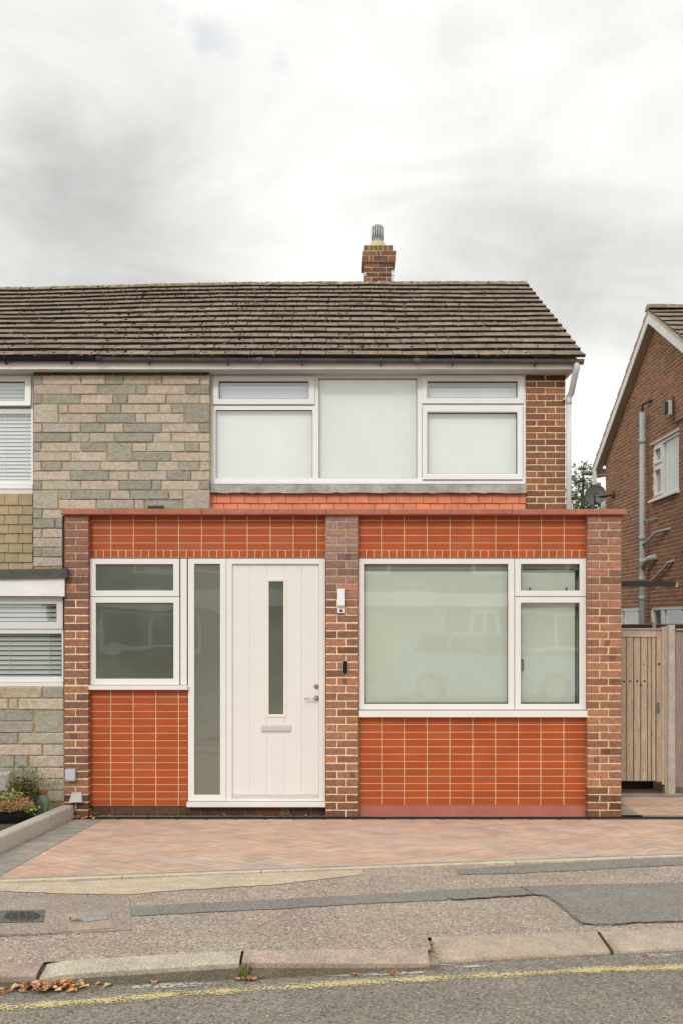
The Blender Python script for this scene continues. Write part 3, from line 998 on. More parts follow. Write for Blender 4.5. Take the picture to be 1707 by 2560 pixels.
# --- door set
ds = MB(F(YF))
ro, ri = rect(470.3, 1396.5, 565, 2002.5, DF), rect(485.6, 1409.8, 550.3, 1987.5, DF)
ds.ring(ro, ri, -.07, 0, WHITE, .003, .002)
ro2, ri2 = rect(566, 1396.5, 812.5, 2002.5, DF), rect(580, 1410.5, 797.5, 1999, DF)
ds.ring(ro2, ri2, -.07, 0, WHITE, .006, .004)
ds.ring(rect(467.8, 1394.3, 815.5, 2004, DF), rect(477, 1402, 805, 1996, DF), -.095, -.055, BLACK)
q = rect(564, 1395, 567, 2003, DF); ds.box(q[0], q[1], q[2], q[3], -.08, -.02, lin(90, 86, 80))
dset = ds.build('door_frame', M['white'], house)
pane('pane', dset, shrink(ri, .001), YF + .02, 'frost2')
th = MB(F(YF)); q = rect(468.5, 2004.2, 817, 2015.5, DF)
th.box(q[0], q[1], q[2], q[3], -.08, .05, WHITE); th.box(fx(566, DF), fx(813, DF), fz(2004, DF), fz(1993.5, DF), -.06, -.012, lin(214, 209, 202))
th.build('threshold', M['white'], dset)

YD = YF + .026
DD = 10 + YD
dl = MB(F(YD))
DW = lin(228, 225, 220)
cols = [580.6, 624.6, 666.3, 710, 754, 797]
zt, zb = fz(1411.3, DD), fz(1987, DD)
hx0, hx1, hz1, hz0 = fx(669, DD), fx(712, DD), fz(1451, DD), fz(1788.5, DD)
dl.box(fx(580.4, DD), hx0, zb, zt, -.045, -.004, mixc(DW, BLACK, .12)); dl.box(hx1, fx(797.2, DD), zb, zt, -.045, -.004, mixc(DW, BLACK, .12))
dl.box(hx0, hx1, hz1, zt, -.045, -.004, mixc(DW, BLACK, .12)); dl.box(hx0, hx1, zb, hz0, -.045, -.004, mixc(DW, BLACK, .12))
for a, b in zip(cols, cols[1:]):
    a_, b_ = fx(a, DD) + (.0005 if a > 581 else 0), fx(b, DD) - (.0005 if b < 796 else 0)
    segs = [(zb, zt)]
    if b_ > hx0 and a_ < hx1:
        segs = [(zb, hz0), (hz1, zt)]
        if b_ > hx1 + .02: dl.brick(hx1, b_, hz0, hz1, -.02, 0, DW, .0013, 0)
        if a_ < hx0 - .02: dl.brick(a_, hx0, hz0, hz1, -.02, 0, DW, .0013, 0)
    for s0, s1 in segs: dl.brick(a_, b_, s0, s1, -.02, 0, DW, .0013, 0)
q = rect(580.8, 1985, 797, 1992, DD); dl.box(q[0], q[1], q[2], q[3], -.02, .012, lin(206, 201, 194))
door = dl.build('door', M['door'], house)
gf = MB(F(YD)); gf.ring(rect(666, 1447.5, 715, 1792, DD), rect(672, 1453.8, 708.6, 1786, DD), -.02, .009, lin(234, 227, 216), .008, .006); gf.build('glazing_frame', M['white'], door)
pane('door_glass', door, rect(671, 1452.5, 709.6, 1787, DD), YD + .006, 'frost')
lp = MB(F(YD)); q = rect(653, 1812.6, 728.6, 1830.6, DD)
lp.box(q[0], q[1], q[2], q[3], 0, .007, lin(206, 202, 198)); q2 = shrink(q, .010); lp.brick(q2[0], q2[1], q2[2], q2[3], .002, .015, lin(198, 194, 191), .003, 0)
lp.box(q2[0] + .004, q2[1] - .004, q2[2] + .007, q2[2] + .009, .010, .0156, lin(150, 146, 142))
lp.build('letter_plate', M['plastic'], door)


def disc(mb, cx, cy, r, w0, w1, col, seg=24):
    mb.prism([(cx + r * cos(2 * pi * k / seg), cy + r * sin(2 * pi * k / seg)) for k in range(seg)], w0, w1, col)


ST = lin(176, 168, 158)
lk = MB(F(YD)); cx, cz = fx(791.2, DD), fz(1716.4, DD); disc(lk, cx, cz, .024, 0, .008, ST); disc(lk, cx + .001, cz - .003, .012, .008, .012, lin(205, 185, 150)); lk.box(cx - .002, cx + .003, cz - .010, cz + .004, .012, .0125, BLACK); lk.build('lock', M['metal'], door)
hd = MB(F(YD)); cx, cz = fx(791.2, DD), fz(1744.8, DD); disc(hd, cx, cz, .025, 0, .009, ST)
hd.tube([(cx, cz, .0), (cx, cz, .045), (cx - .012, cz - .001, .055), (fx(761.5, DD), cz - .004, .055)], .0085, lin(206, 198, 186)); hd.build('handle', M['metal'], door)

# ------------------------------------------------------------------ upper storey (plane y = 2)
YU = 2.0
DU = 12.0
PARTY = fx(257, DU)            # party wall with the neighbour
XR = fx(1412, DU)              # gable wall
body = MB()
body.box(PARTY, XR - .01, 2.26, 9.0, -.1, 4.85, lin(130, 82, 66))
body.prism([(2.26, 4.85), (9.0, 4.85), (5.45, 6.85)], PARTY, XR - .01, lin(130, 82, 66)) if False else None
body.build('inner_wall', M['brick'], house)
# gable wall brickwork on the right-hand side
gb = MB(lambda u, v, w: (XR - .006 + w, u, v))
gb.box(2.2, 9.0, 0, 4.85, -.1, -.008, MORT_Y)
gb.prism([(2.2, 4.85), (9.0, 4.85), (5.45, 6.82)], -.1, -.008, MORT_Y)
for r_ in range(92):
    v = r_ * .075
    lo, hi = 2.2, 9.0
    if v > 4.8:
        t = (v - 4.8) / 2.0; lo = 2.2 + 3.25 * t; hi = 9.0 - 3.55 * t
    u = lo - (.11 if r_ % 2 else 0)
    while u < hi:
        p, q = max(lo, u), min(hi, u + .215)
        if q - p > .03 and v > 2.6: gb.brick(p + .004, q - .004, v + .005, v + .07, -.08, 0, brick_cols(BRK), .004, .001)
        u += .225
gb.build('gable_wall', M['brick'], house)

pillar_pal = [lin(146, 98, 78), lin(154, 106, 82), lin(130, 88, 72), lin(162, 110, 86), lin(138, 98, 80)]
pr = MB(F(YU))
u0, u1 = fx(1313.5, DU), fx(1412, DU)
zt = 4.80
pr.box(u0 + .003, u1 - .003, 2.7, zt, -.28, -.006, lin(232, 204, 160))
for r_ in range(29):
    v1 = zt - r_ * .0752; v0 = v1 - .0752
    W = u1 - u0
    pos = [0, W * .49, W] if r_ % 2 == 0 else [0, W * .27, W * .75, W]
    for a, b in zip(pos, pos[1:]):
        c = brick_cols(pillar_pal)
        if r_ == 0: c = mixc(c, lin(50, 38, 32), .7)
        pr.brick(u0 + a + (0 if a == 0 else .006), u0 + b - (0 if b == W else .006), v0 + .006, v1 - .006, -.2, rng.uniform(-.002, .002), c, .005, .002)
pr.build('brick_pier', M['brick'], house)

# stone cladding, shared out between the two houses at the party wall
SP = {'P': lin(197, 181, 163), 'G': lin(165, 159, 144), 'L': lin(188, 178, 160), 'T': lin(187, 173, 149)}
ROWS = [
 '152-192G 195-368P 372-478P 481-562G 565-735T 740-910P 914-955P',
 '153-323P 328-444P 449-620G 626-667G 673-845P 850-955G',
 '152-190G 196-366G 370-514P 518-581G 585-755P 759-909P 913-955P',
 '153-265P2 270-310P 314-485P 489-551G 555-722P 727-782P 787-839G 844-955G2',
 '270-440P 444-615G 620-661P 667-838P',
 '153-192P 196-367L 370-480G 485-560P 565-735G 740-910P 914-955G',
 '152-322G 326-408L 413-520L 526-696G 702-780P 784-955P',
 '152-188G 194-368P 373-485G 490-602G2 606-667P 672-843L 848-908G 912-955P',
 '153-322P 327-485P 608-778G 783-955P',
 '152-188P 192-283G 286-457L 462-632P 637-714G 718-812P 816-908G 913-955P',
 '152-320P 324-495G 498-586P 590-760P 764-868G 872-955P',
 '152-188G 192-367L 371-543P 546-690G 694-733G 737-908P 912-955G',
 '152-265L2 270-327G 332-502G 506-592P 596-768G 772-833P 837-955L2',
 '270-438P 442-612L 616-658P 662-833G',
 '152-191G 196-290P 294-420L 424-600G 604-760P 764-955P',
 '152-250G 254-300G 304-460P 464-640L 644-800G 804-955P',
 '152-188P 196-290P 294-460G 464-640P 644-955L',
 '152-300P 304-460L 464-640P 644-955G',
 '152-191G 195-290G 294-460P 464-640P 644-955L',
 '152-300P 304-460L 464-640P 644-955G']
YS = 1.90
DS = 10 + YS
JM = lin(182, 160, 118)
st = [MB(F(YS)), MB(F(YS))]
x0s, x1s = fx(83.5, DS), fx(524.5, DS)
zts, zbs = fz(927, DS), 2.45
st[0].box(x0s + .004, PARTY, zbs, zts, -.30, -.010, JM); st[1].box(PARTY, x1s - .004, zbs, zts, -.30, -.010, JM)


def stone_rows(rows, sx, ox, y0, pitch, d, dst, r=rng):
    for ri_, row in enumerate(rows):
        ya = y0 + ri_ * pitch
        for tok in row.split():
            two = tok.endswith('2') and tok[-2].isalpha()
            t = tok[:-1] if two else tok
            a, b = t[:-1].split('-'); c = SP[t[-1]]
            pa, pb = float(a) / sx + ox, float(b) / sx + ox
            yb = ya + pitch * (2 if two else 1)
            gpx = .9
            mbx = dst((pa + pb) / 2)
            mbx.brick(fx(pa, d), fx(pb, d), fz(yb - gpx, d), fz(ya + gpx, d), -.1, r.uniform(.0, .010), var(c, .07, .025), .008, .003)


stone_rows(ROWS, 1.823, 0, 938.6, 23.92, DS, lambda px: st[0] if fx(px, DS) < PARTY else st[1])
x = 84                                                        # dirty course under the soffit
while x < 520:
    x2 = min(524, x + rng.uniform(30, 62))
    mbx = st[0] if fx((x + x2) / 2, DS) < PARTY else st[1]
    mbx.brick(fx(x + .8, DS), fx(x2 - .8, DS), fz(937.6, DS), fz(928, DS), -.1, .002, var(lin(88, 74, 54), .2, .05), .006, .003)
    x = x2
st[1].build('stone_cladding', M['stone'], house)

# upper window
YW = 2.02
DWn = 10 + YW
uw = MB(F(YW))
R0 = rect(526.5, 937.5, 1313, 1210, DWn)
FR = lin(242, 240, 237)
glasses = [((539.5, 1025.5, 780.5, 1195.5), 'L'), ((797, 945.5, 1041, 1195), 'M'), ((1067, 1032, 1291, 1185), 'RL'), ((547.5, 954, 771, 997.5), 'TL'), ((1067, 954, 1291.5, 995), 'TR')]
# outer frame with mullions and transoms, butted
q = R0
GY = lin(186, 184, 180)
uw.box(q[0], fx(539.5, DWn), q[2], q[3], -.07, 0, FR); uw.box(fx(1306, DWn), q[1], q[2], q[3], -.07, 0, FR)
uw.box(fx(539.5, DWn), fx(1306, DWn), fz(946, DWn), q[3], -.07, 0, FR)
uw.box(fx(539.5, DWn), fx(1306, DWn), q[2] + .03, fz(1195, DWn), -.07, 0, FR)
uw.box(fx(539.5, DWn), fx(1306, DWn), q[2], q[2] + .028, -.07, .012, FR)
for a, b in ((781, 796.5), (1041.5, 1053.5)): uw.box(fx(a, DWn), fx(b, DWn), fz(1195, DWn), fz(946, DWn), -.07, 0, FR)
uw.box(fx(539.5, DWn), fx(781, DWn), fz(1025, DWn), fz(1010, DWn), -.07, 0, FR)
uw.box(fx(1053.5, DWn), fx(1306, DWn), fz(1016, DWn), fz(1008, DWn), -.07, 0, FR)
win_u = uw.build('window', M['upvc'], house)
win_u['label'] = 'wide upper window of five white plastic framed panes'
for o, i in (((533, 941, 786, 1011.5), glasses[3][0]), ((1053.5, 939.5, 1307, 1009.5), glasses[4][0]), ((1054.5, 1015.5, 1304, 1199), glasses[2][0])):
    ro, ri = rect(*o, DWn), rect(*i, DWn)
    sash = MB(F(YW)); sash.ring(ro, ri, -.05, .022, FR, .012, .010)
    sash.box(ro[0], ro[1], ro[2] - .006, ro[2], -.05, .016, lin(120, 118, 114))
    sash.build('sash', M['upvc'], win_u)
bead = MB(F(YW))
for i, nm in glasses:
    ri = rect(*i, DWn)
    bead.ring(shrink(ri, -.004), shrink(ri, .0035), -.045, (-.006 if nm in 'LM' else .010), lin(58, 58, 56))
bead.build('glazing_seal', M['pipe'], win_u)
for i, nm in glasses: pane('pane', win_u, shrink(rect(*i, DWn), .002), YW + .022, 'glass')
BW = lin(240, 241, 236)
blind(win_u, rect(537, 1000, 783, 1198, DWn), YW + .07, BW)
blind(win_u, rect(794, 942, 1044, 1198, DWn), YW + .07, lin(235, 238, 231))
blind(win_u, rect(1062, 1000, 1296, 1190, DWn), YW + .07, BW)
blind(win_u, rect(545, 963, 774, 999, DWn), YW + .06, lin(214, 220, 226))
blind(win_u, rect(1064, 968, 1294, 999, DWn), YW + .06, BW)
dk = MB(F(YW + .1)); q = rect(530, 935, 1310, 1210, DWn); dk.box(q[0], q[1], q[2], q[3], -.02, 0, (.15, .16, .14)); dk.build('room_lining', M['dark'], house)
# board closing the gap above the window, below the soffit
hb = MB(F(YW)); hb.box(fx(525.5, DWn), fx(1313.2, DWn), R0[3], 4.80, -.1, .004, lin(216, 212, 206)); hb.build('head_board', M['fascia'], house)

# lead flashing and hung tiles below the window
lf = MB(F(YU))
nseg = 60
A = []
for i in range(nseg + 1):
    u = fx(527, DU) + (fx(1313, DU) - fx(527, DU)) * i / nseg
    j = rng.uniform(-.006, .006)
    A.append([lf.pt((u, fz(1210.5, DU), .005)), lf.pt((u, fz(1213, DU), .045)), lf.pt((u, fz(1233.5, DU) + j, .062 + j * .5)), lf.pt((u, fz(1233.5, DU) + j, .0))])
for a, b in zip(A, A[1:]):
    for k in range(3): lf.idx((a[k], b[k], b[k + 1], a[k + 1]), lin(166, 161, 152) if k == 1 else lin(150, 146, 138), False)
lf.build('lead_flashing', M['lead'], house)


def hung_tiles(name, parent, px0, px1, pyt, pyb, y0, wpx, pitch, col, mat='clay', first=0.5):
    d = 10 + y0
    mb = MB(F(y0))
    mb.box(fx(px0, d), fx(px1, d), fz(pyb, d), fz(pyt, d), -.15, -.03, mixc(col, BLACK, .5))
    r_ = 0
    y = pyt
    while y < pyb:
        x = px0 - (wpx * first if r_ % 2 == 0 else 0)
        while x < px1:
            a, b = max(px0, x), min(px1, x + wpx)
            if b - a > 3:
                u0_, u1_ = fx(a, d) + .0026, fx(b, d) - .0026
                vt, vb = fz(y - 4, d), fz(min(y + pitch, pyb), d) + rng.uniform(-.003, .003)
                c = var(col, .09, .03)
                wf = rng.uniform(.0, .004)
                pts = [(u0_, vb, .010 + wf), (u1_, vb, .010 + wf + rng.uniform(-.003, .003)), (u1_, vt, -.008), (u0_, vt, -.008)]
                bk = [(p[0], p[1], p[2] - .014) for p in pts]
                P = [mb.pt(p) for p in pts]; B = [mb.pt(p) for p in bk]
                mb.idx(P, c)
                for k in range(4):
                    n_ = (k + 1) % 4; mb.idx((B[k], B[n_], P[n_], P[k]), mixc(c, BLACK, .15))
            x += wpx
        y += pitch; r_ += 1
    return mb.build(name, M[mat], parent)


hung_tiles('hung_tiles', house, 525.5, 1312.5, 1234, 1300, YU, 34.3, 23.5, lin(222, 136, 99))
vt_ = MB(F(1.5)); q = rect(369, 1262.5, 404, 1276, 11.45); vt_.box(q[0], q[1], 2.9, q[3] - .01, -.1, 0, lin(62, 62, 62)); vt_.brick(q[0] - .006, q[1] + .006, q[3] - .03, q[3], -.11, .01, lin(70, 70, 70), .008, 0); vt_.build('roof_vent', M['plastic'], house)

# ------------------------------------------------------------------ roofs
def sag(X, s):
    return   .013 * mnoise.noise(Vector((X * .45, s * .5, 2.0))) + .005 * mnoise.noise(Vector((X * 1.7, s * 1.1, 5.0)))


def ridge_z(X, base):
    if X > -1: return base
    t = min(1, (-1 - X) / 4.0); return base - .085 * t * t * (3 - 2 * t)


TOPC = [lin(139, 125, 110), lin(132, 118, 104), lin(145, 131, 116), lin(137, 122, 107)]
EDGE = lin(50, 40, 29)  # tile fronts: mossy brown, with the recess shade of each course painted in


def roof_tiles(mb, ye, ze, yr, zr, X0, X1, rows, tw, ridgefn=None, moss=None, mossy=None, thick=.034, sagf=sag, rag0=False, rag1=False):
    dy, dz = yr - ye, zr - ze
    Ls = sqrt(dy * dy + dz * dz)
    sg = 1 if dy > 0 else -1

    def P(X, s, n):
        t = s / Ls
        zz = ze + dz * t
        if ridgefn: zz += (ridgefn(X) - zr) * max(0, t)
        n2 = n + (sagf(X, s) if sagf else 0)
        nx, nzv = -dz / Ls * 1.0, abs(dy) / Ls
        return (X, ye + dy * t - sg * (dz / Ls) * n2 , zz + nzv * n2)
    g_ = Ls / rows
    for i in range(rows):
        s0 = i * g_
        x = X0 - (tw * .5 if i % 2 else 0) + rng.uniform(-.01, .01)
        while x < X1:
            a, b = x + .004, x + tw - .004
            x += tw
            if not rag0: a = max(a, X0)
            if not rag1: b = min(b, X1)
            if b - a < .012: continue
            if rag0 and b < X0: continue
            j = rng.uniform(-.0025, .0025); l = rng.uniform(-.002, .003); k2 = rng.uniform(-.002, .002)
            s1 = min(Ls, s0 + g_ * 1.12)
            c = var(TOPC[rng.randrange(4)], .09, .02)
            top = [P(a, s0 + j,   .056 + l), P(b, s0 + j,   .056 + l + k2), P(b, s1, .022 + l), P(a, s1, .022 + l)]
            bot = [P(a, s0 + j,   .056 - thick + l), P(b, s0 + j,   .056 - thick + l + k2), P(b, s1, -.008 + l), P(a, s1, -.008 + l)]
            T_ = [mb.pt(p) for p in top]; B_ = [mb.pt(p) for p in bot]
            mb.idx(T_, c)
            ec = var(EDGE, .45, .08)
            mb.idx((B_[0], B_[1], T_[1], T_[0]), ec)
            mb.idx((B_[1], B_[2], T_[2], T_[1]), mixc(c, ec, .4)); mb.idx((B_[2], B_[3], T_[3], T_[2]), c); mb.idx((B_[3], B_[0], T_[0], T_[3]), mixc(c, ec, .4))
            if moss is not None:
                dens = mossy((a + b) / 2, s0 / Ls) * max(.35, 1 + 1.5 * mnoise.noise(Vector((a * .9, s0 * 1.3, 4))))
                for _ in range(int(dens * rng.uniform(12, 26))):
                    xx = rng.uniform(a, b); 
                    if rng.random() < .3: xx = a + rng.uniform(-.02, .02)
                    up = rng.random()
                    ss = s0 + (rng.uniform(-.008, .012) if up < .80 else rng.uniform(.012, g_ * .7))
                    sz = rng.uniform(.004, .015)
                    cc = var(lin(66, 55, 38) if rng.random() < .8 else lin(150, 138, 112), .35, .1)
                    if rng.random() < .012: cc = lin(190, 138, 60)
                    moss.lump(P(xx, ss, .050 if up >= .80 else rng.uniform(.030, .052)), sz * rng.uniform(1, 2.2), sz, sz * .7, cc)
    return P


YE, ZE, YRG, ZRG = 1.70, 4.905, 5.44, 6.985
XV = 2.775
rt = MB(); mo = MB()
mossd = lambda X, t: max(.25, min(1.25, 1.0 - .30 * (X - .2))) * (1.0 if t < .9 else .7)
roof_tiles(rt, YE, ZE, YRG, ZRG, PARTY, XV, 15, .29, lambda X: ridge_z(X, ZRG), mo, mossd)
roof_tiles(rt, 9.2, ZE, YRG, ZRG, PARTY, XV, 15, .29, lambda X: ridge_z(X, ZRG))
roof = rt.build('roof', M['rooftile'], house)
mk = mo.build('moss', M['moss'], roof); mk['kind'] = 'stuff'


def ridge(parent, X0, X1, y, base, h=.10):
    mb = MB()
    n_ = int((X1 - X0) / .05)
    secs = []
    for i in range(n_ + 1):
        X = X0 + (X1 - X0) * i / n_
        z = ridge_z(X, base)
        prof = []
        for k in range(9):
            a = pi * k / 8
            rr_ = .125 * (1 + .06 * rng.uniform(-1, 1))
            prof.append(mb.pt((X, y - cos(a) * rr_ * 1.25, z - .03 + sin(a) * rr_ * .78 + sag(X, 4.3))))
        secs.append(prof)
    for a, b in zip(secs, secs[1:]):
        c = var(lin(150, 138, 118), .22, .04)
        for k in range(8):
            mb.idx((a[k], b[k], b[k + 1], a[k + 1]), mixc(c, lin(86, 72, 52), .5 if (k in (0, 1) and rng.random() < .4) else 0), False)
    mb.idx(secs[0], lin(140, 130, 112)); mb.idx(secs[-1][::-1], lin(140, 130, 112))
    return mb.build('ridge', M['rooftile'], parent)


ridge(roof, PARTY, XV - .01, YRG, ZRG - .035)
# deck below the tiles, and the verge
dk = MB()
dk.prism([(YE + .05, ZE - .05), (YRG, ZRG - .08), (9.15, ZE - .05)], PARTY, XV - .04, lin(120, 110, 96)) if False else None
dkm = MB(lambda u, v, w: (w, u, v))
dkm.prism([(YE + .10, ZE + .00), (YRG, ZRG - .02), (9.1, ZE - .02), (9.1, ZE - .07), (YRG, ZRG - .16), (YE + .10, ZE - .05)], PARTY, XV - .045, lin(170, 160, 140))
dkm.build('roof_deck', M['render'], house)

# fascia, soffit
YFA = 1.76
fa = MB(F(YFA))
fa.box(PARTY, fx(1437, 11.76), 4.808, 4.93, -.02, 0, lin(246, 243, 238))
for px in (295, 402): fa.box(fx(px, 11.76), fx(px + 3, 11.76), 4.809, 4.92, 0, .002, lin(232, 229, 224))
fa.box(fx(257, 11.76), fx(300, 11.76), 4.808, 4.93, 0, .0015, lin(249, 247, 243))
fa.build('fascia', M['fascia'], house)
sf = MB()
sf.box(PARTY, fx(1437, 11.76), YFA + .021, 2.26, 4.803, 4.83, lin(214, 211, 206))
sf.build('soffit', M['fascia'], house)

# gutters
def gutter(name, parent, X0, X1, y, z, r, col, brk, unions, bcol, slope=0.0):
    mb = MB()
    n_ = max(2, int((X1 - X0) / .08))
    secs = []
    for i in range(n_ + 1):
        X = X0 + (X1 - X0) * i / n_
        zz = z + slope * (X - X0)
        o = [mb.pt((X, y - cos(pi * k / 10) * r, zz - sin(pi * k / 10) * r)) for k in range(11)]
        ii = [mb.pt((X, y - cos(pi * k / 10) * (r - .004), zz - sin(pi * k / 10) * (r - .004))) for k in range(11)]
        secs.append((o, ii))
    for (a, ai), (b, bi) in zip(secs, secs[1:]):
        c = var(col, .12, .02)
        for k in range(10):
            mb.idx((a[k], b[k], b[k + 1], a[k + 1]), c, True); mb.idx((ai[k + 1], bi[k + 1], bi[k], ai[k]), c, True)
        mb.idx((a[0], b[0], bi[0], ai[0]), c)
    mb.idx(secs[0][0], col); mb.idx(secs[-1][0][::-1], col)
    go = mb.build(name, M['gutter'], parent)
    for px in brk:
        b = MB(); X = fx(px, 10 + y)
        zz = z + slope * (X - X0)
        b.tube([(X, y - r - .002, zz + .004), (X, y - r * .75, zz - r * .72), (X, y, zz - r - .006), (X, y + r, zz - r - .012)], .008, bcol, 6)
        b.box(X - .007, X + .007, y - .006, y + r, zz - r - .022, zz - r + .002, bcol)
        b.build('gutter_bracket', M['gutter'], go)
    for px in unions:
        b = MB(); X = fx(px, 10 + y); zz = z + slope * (X - X0)
        pts = [(y - cos(pi * k / 10) * (r + .006), zz - sin(pi * k / 10) * (r + .006)) for k in range(11)]
        for (p, q) in zip(pts, pts[1:]):
            b.face([(X - .035, *p), (X + .035, *p), (X + .035, *q), (X - .035, *q)], mixc(col, (.4, .4, .4), .12))
        b.face([(X - .035, *pts[0]), (X + .035, *pts[0]), (X + .035, pts[0][0] + .012, pts[0][1]), (X - .035, pts[0][0] + .012, pts[0][1])], mixc(col, (.4, .4, .4), .12))
        b.build('gutter_union', M['gutter'], go)
    return go


gut = gutter('gutter', house, PARTY + .0, fx(1457, 11.70), 1.706, 4.920, .048, lin(92, 88, 84), (373, 569, 755, 950, 1130, 1336), (650, 1040, 1448), lin(72, 68, 64), -.004)

# downpipe with swan neck
dp = MB()
WP = lin(216, 214, 210)
xd, yd = fx(1440.5, 11.70), 1.706
xw, yw = fx(1420.5, 11.92), 1.93
dp.tube([(xd, yd, 4.87), (xd, yd, 4.80), (xd - .01, yd + .02, 4.76), (xw + .02, yw - .04, 4.56), (xw, yw, 4.52), (xw, yw, 4.46)], .036, lin(200, 198, 194), 16)
dp.tube([(xw, yw, 4.47), (xw, yw, 2.9)], .030, WP, 16)
dp.tube([(xw, yw, 4.44), (xw, yw, 4.52)], .036, WP, 16)
dpo = dp.build('downpipe', M['pipe'], house)
b = MB(); z_ = fz(997, 11.93); b.tube([(xw, yw, z_ - .012), (xw, yw, z_ + .012)], .037, WP, 16); b.box(xw - .06, xw, yw - .01, yw + .06, z_ - .012, z_ + .012, WP); b.build('pipe_clip', M['pipe'], dpo)

# chimney
CD = 15.55
chy = CD - 10
chb = MB(F(chy))
def cbx(px, py): return fx(px, CD), fz(py, CD)
MC = lin(210, 186, 148)
CHP = [lin(120, 88, 74), lin(130, 94, 77), lin(108, 80, 68), lin(138, 98, 79)]
def course(px0, px1, pyt, pyb, pos, w, tint=None, dep=.5):
    a, zt_ = cbx(px0, pyt); b_, zb_ = cbx(px1, pyb)
    chb.box(a + .003, b_ - .003, zb_, zt_, -dep + .003, w - .008, MC)
    W = b_ - a
    for p, q in zip(pos, pos[1:]):
        c = brick_cols(CHP)
        if tint: c = mixc(c, tint, rng.uniform(.1, .6))
        chb.brick(a + W * p + (.005 if p else 0), a + W * q - (.005 if q < 1 else 0), zb_ + .006, zt_ - .006, -.15, w, c, .006, .003)
    # right and left returns
    for s_ in (-1, 1):
        X = b_ if s_ > 0 else a
        c0 = brick_cols(CHP)
        chb.box(X - (.02 if s_ > 0 else -.0), X + (.0 if s_ > 0 else .02), zb_ + .006, zt_ - .006, -dep, -.152, mixc(c0, BLACK, .1))
y = 655.0
alt = 0
while y < 742:
    course(909, 981.7, y, y + 12.45, [0, .48, 1] if alt == 0 else [0, .25, .76, 1], 0); y += 12.45; alt ^= 1
course(903, 987.5, 641, 655, [0, .21, .33, .78, 1], .045)
course(904.5, 988.3, 629, 641.5, [0, .42, .54, 1], .05, lin(130, 116, 84))
course(908.5, 981.3, 612, 629, [0, .17, .34, .46, .65, .82, 1], 0, lin(120, 108, 76))
chimney = chb.build('chimney', M['brick'], roof)
# (the chimney stands on the roof and stays a sub-part of it)
fl = MB(); cxx, czz = fx(942.5, CD + .2), fz(612, CD)
fl.lathe([(.19, -.03), (.17, .02), (.11, .10), (.09, .13)], cxx, chy + .24, czz, lin(190, 178, 142), 20)
co = MB()
zb_ = fz(606, CD + .24); zt_ = fz(566, CD + .24)
rc = .082
co.lathe([(.06, 0), (.06, zt_ - zb_ - .03)], cxx, chy + .24, zb_, (.03, .03, .03), 20)
co.lathe([(rc, 0), (rc + .004, .02), (rc, .05)], cxx, chy + .24, zb_, lin(170, 170, 168), 24)
for k in range(14):
    a = 2 * pi * k / 14
    co.tube([(cxx + cos(a) * rc, chy + .24 + sin(a) * rc, zb_ + .03), (cxx + cos(a) * rc, chy + .24 + sin(a) * rc, zt_ - .02)], .0145, lin(176, 176, 176), 6)
co.lathe([(rc + .008, zt_ - zb_ - .05), (rc + .010, zt_ - zb_ - .015), (rc * .7, zt_ - zb_ + .012), (.01, zt_ - zb_ + .02)], cxx, chy + .24, zb_, lin(140, 138, 136), 24)
for vv, ff in zip(fl.f, fl.c): pass
fl_o = fl.build('chimney_mortar', M['render'], roof); co_o = co.build('chimney_cowl', M['plastic'], roof)
wr = MB(F(chy - .003)); q0 = cbx(910, 685); q1 = cbx(985, 689)
wr.tube([(q0[0], q0[1], .003), (q1[0], q1[1], .003)], .004, lin(110, 110, 110), 5)
q2 = cbx(977, 676); q3 = cbx(982.5, 703); wr.box(q2[0], q3[0], q3[1], q2[1], -.02, .004, lin(190, 194, 198))
q2 = cbx(909, 681); q3 = cbx(914, 690); wr.box(q2[0] - .004, q3[0], q3[1], q2[1], -.02, .004, lin(170, 174, 176))
wr.build('chimney_strap', M['galv'], roof)

# ------------------------------------------------------------------ fixtures on the pillars
def rounded(cx, cz, hw, hh, r, seg=6):
    pts = []
    for (sx, sz, a0) in ((1, 1, 0), (-1, 1, pi / 2), (-1, -1, pi), (1, -1, 3 * pi / 2)):
        for k in range(seg + 1):
            a = a0 + (pi / 2) * k / seg
            pts.append((cx + sx * (hw - r) + r * cos(a), cz + sz * (hh - r) + r * sin(a)))
    return pts


la = MB(F(0))
q = rect(843, 1472.5, 860, 1532.5, 9.97)
la.box(q[0], q[1], q[2], q[3], 0, .03, lin(232, 232, 232))
la.brick(q[0] + .001, q[1] - .001, q[2] + (q[3] - q[2]) * .30, q[3], .028, .075, lin(236, 236, 236), .003, 0)
lamp = thing('wall_light', 'slim white outdoor wall light with a round sensor, on the middle brick pillar', 'wall light', (fx(851.5, 10), 0, q[2]))
la.build('light_body', M['plastic'], lamp)
sn = MB(F(0)); cx, cz = fx(851.6, 9.97), fz(1526.8, 9.97); disc(sn, cx, cz, .013, .03, .036, lin(120, 124, 128), 16); disc(sn, cx, cz, .008, .036, .04, (.02, .02, .025), 16); sn.build('motion_sensor', M['gloss'], lamp)

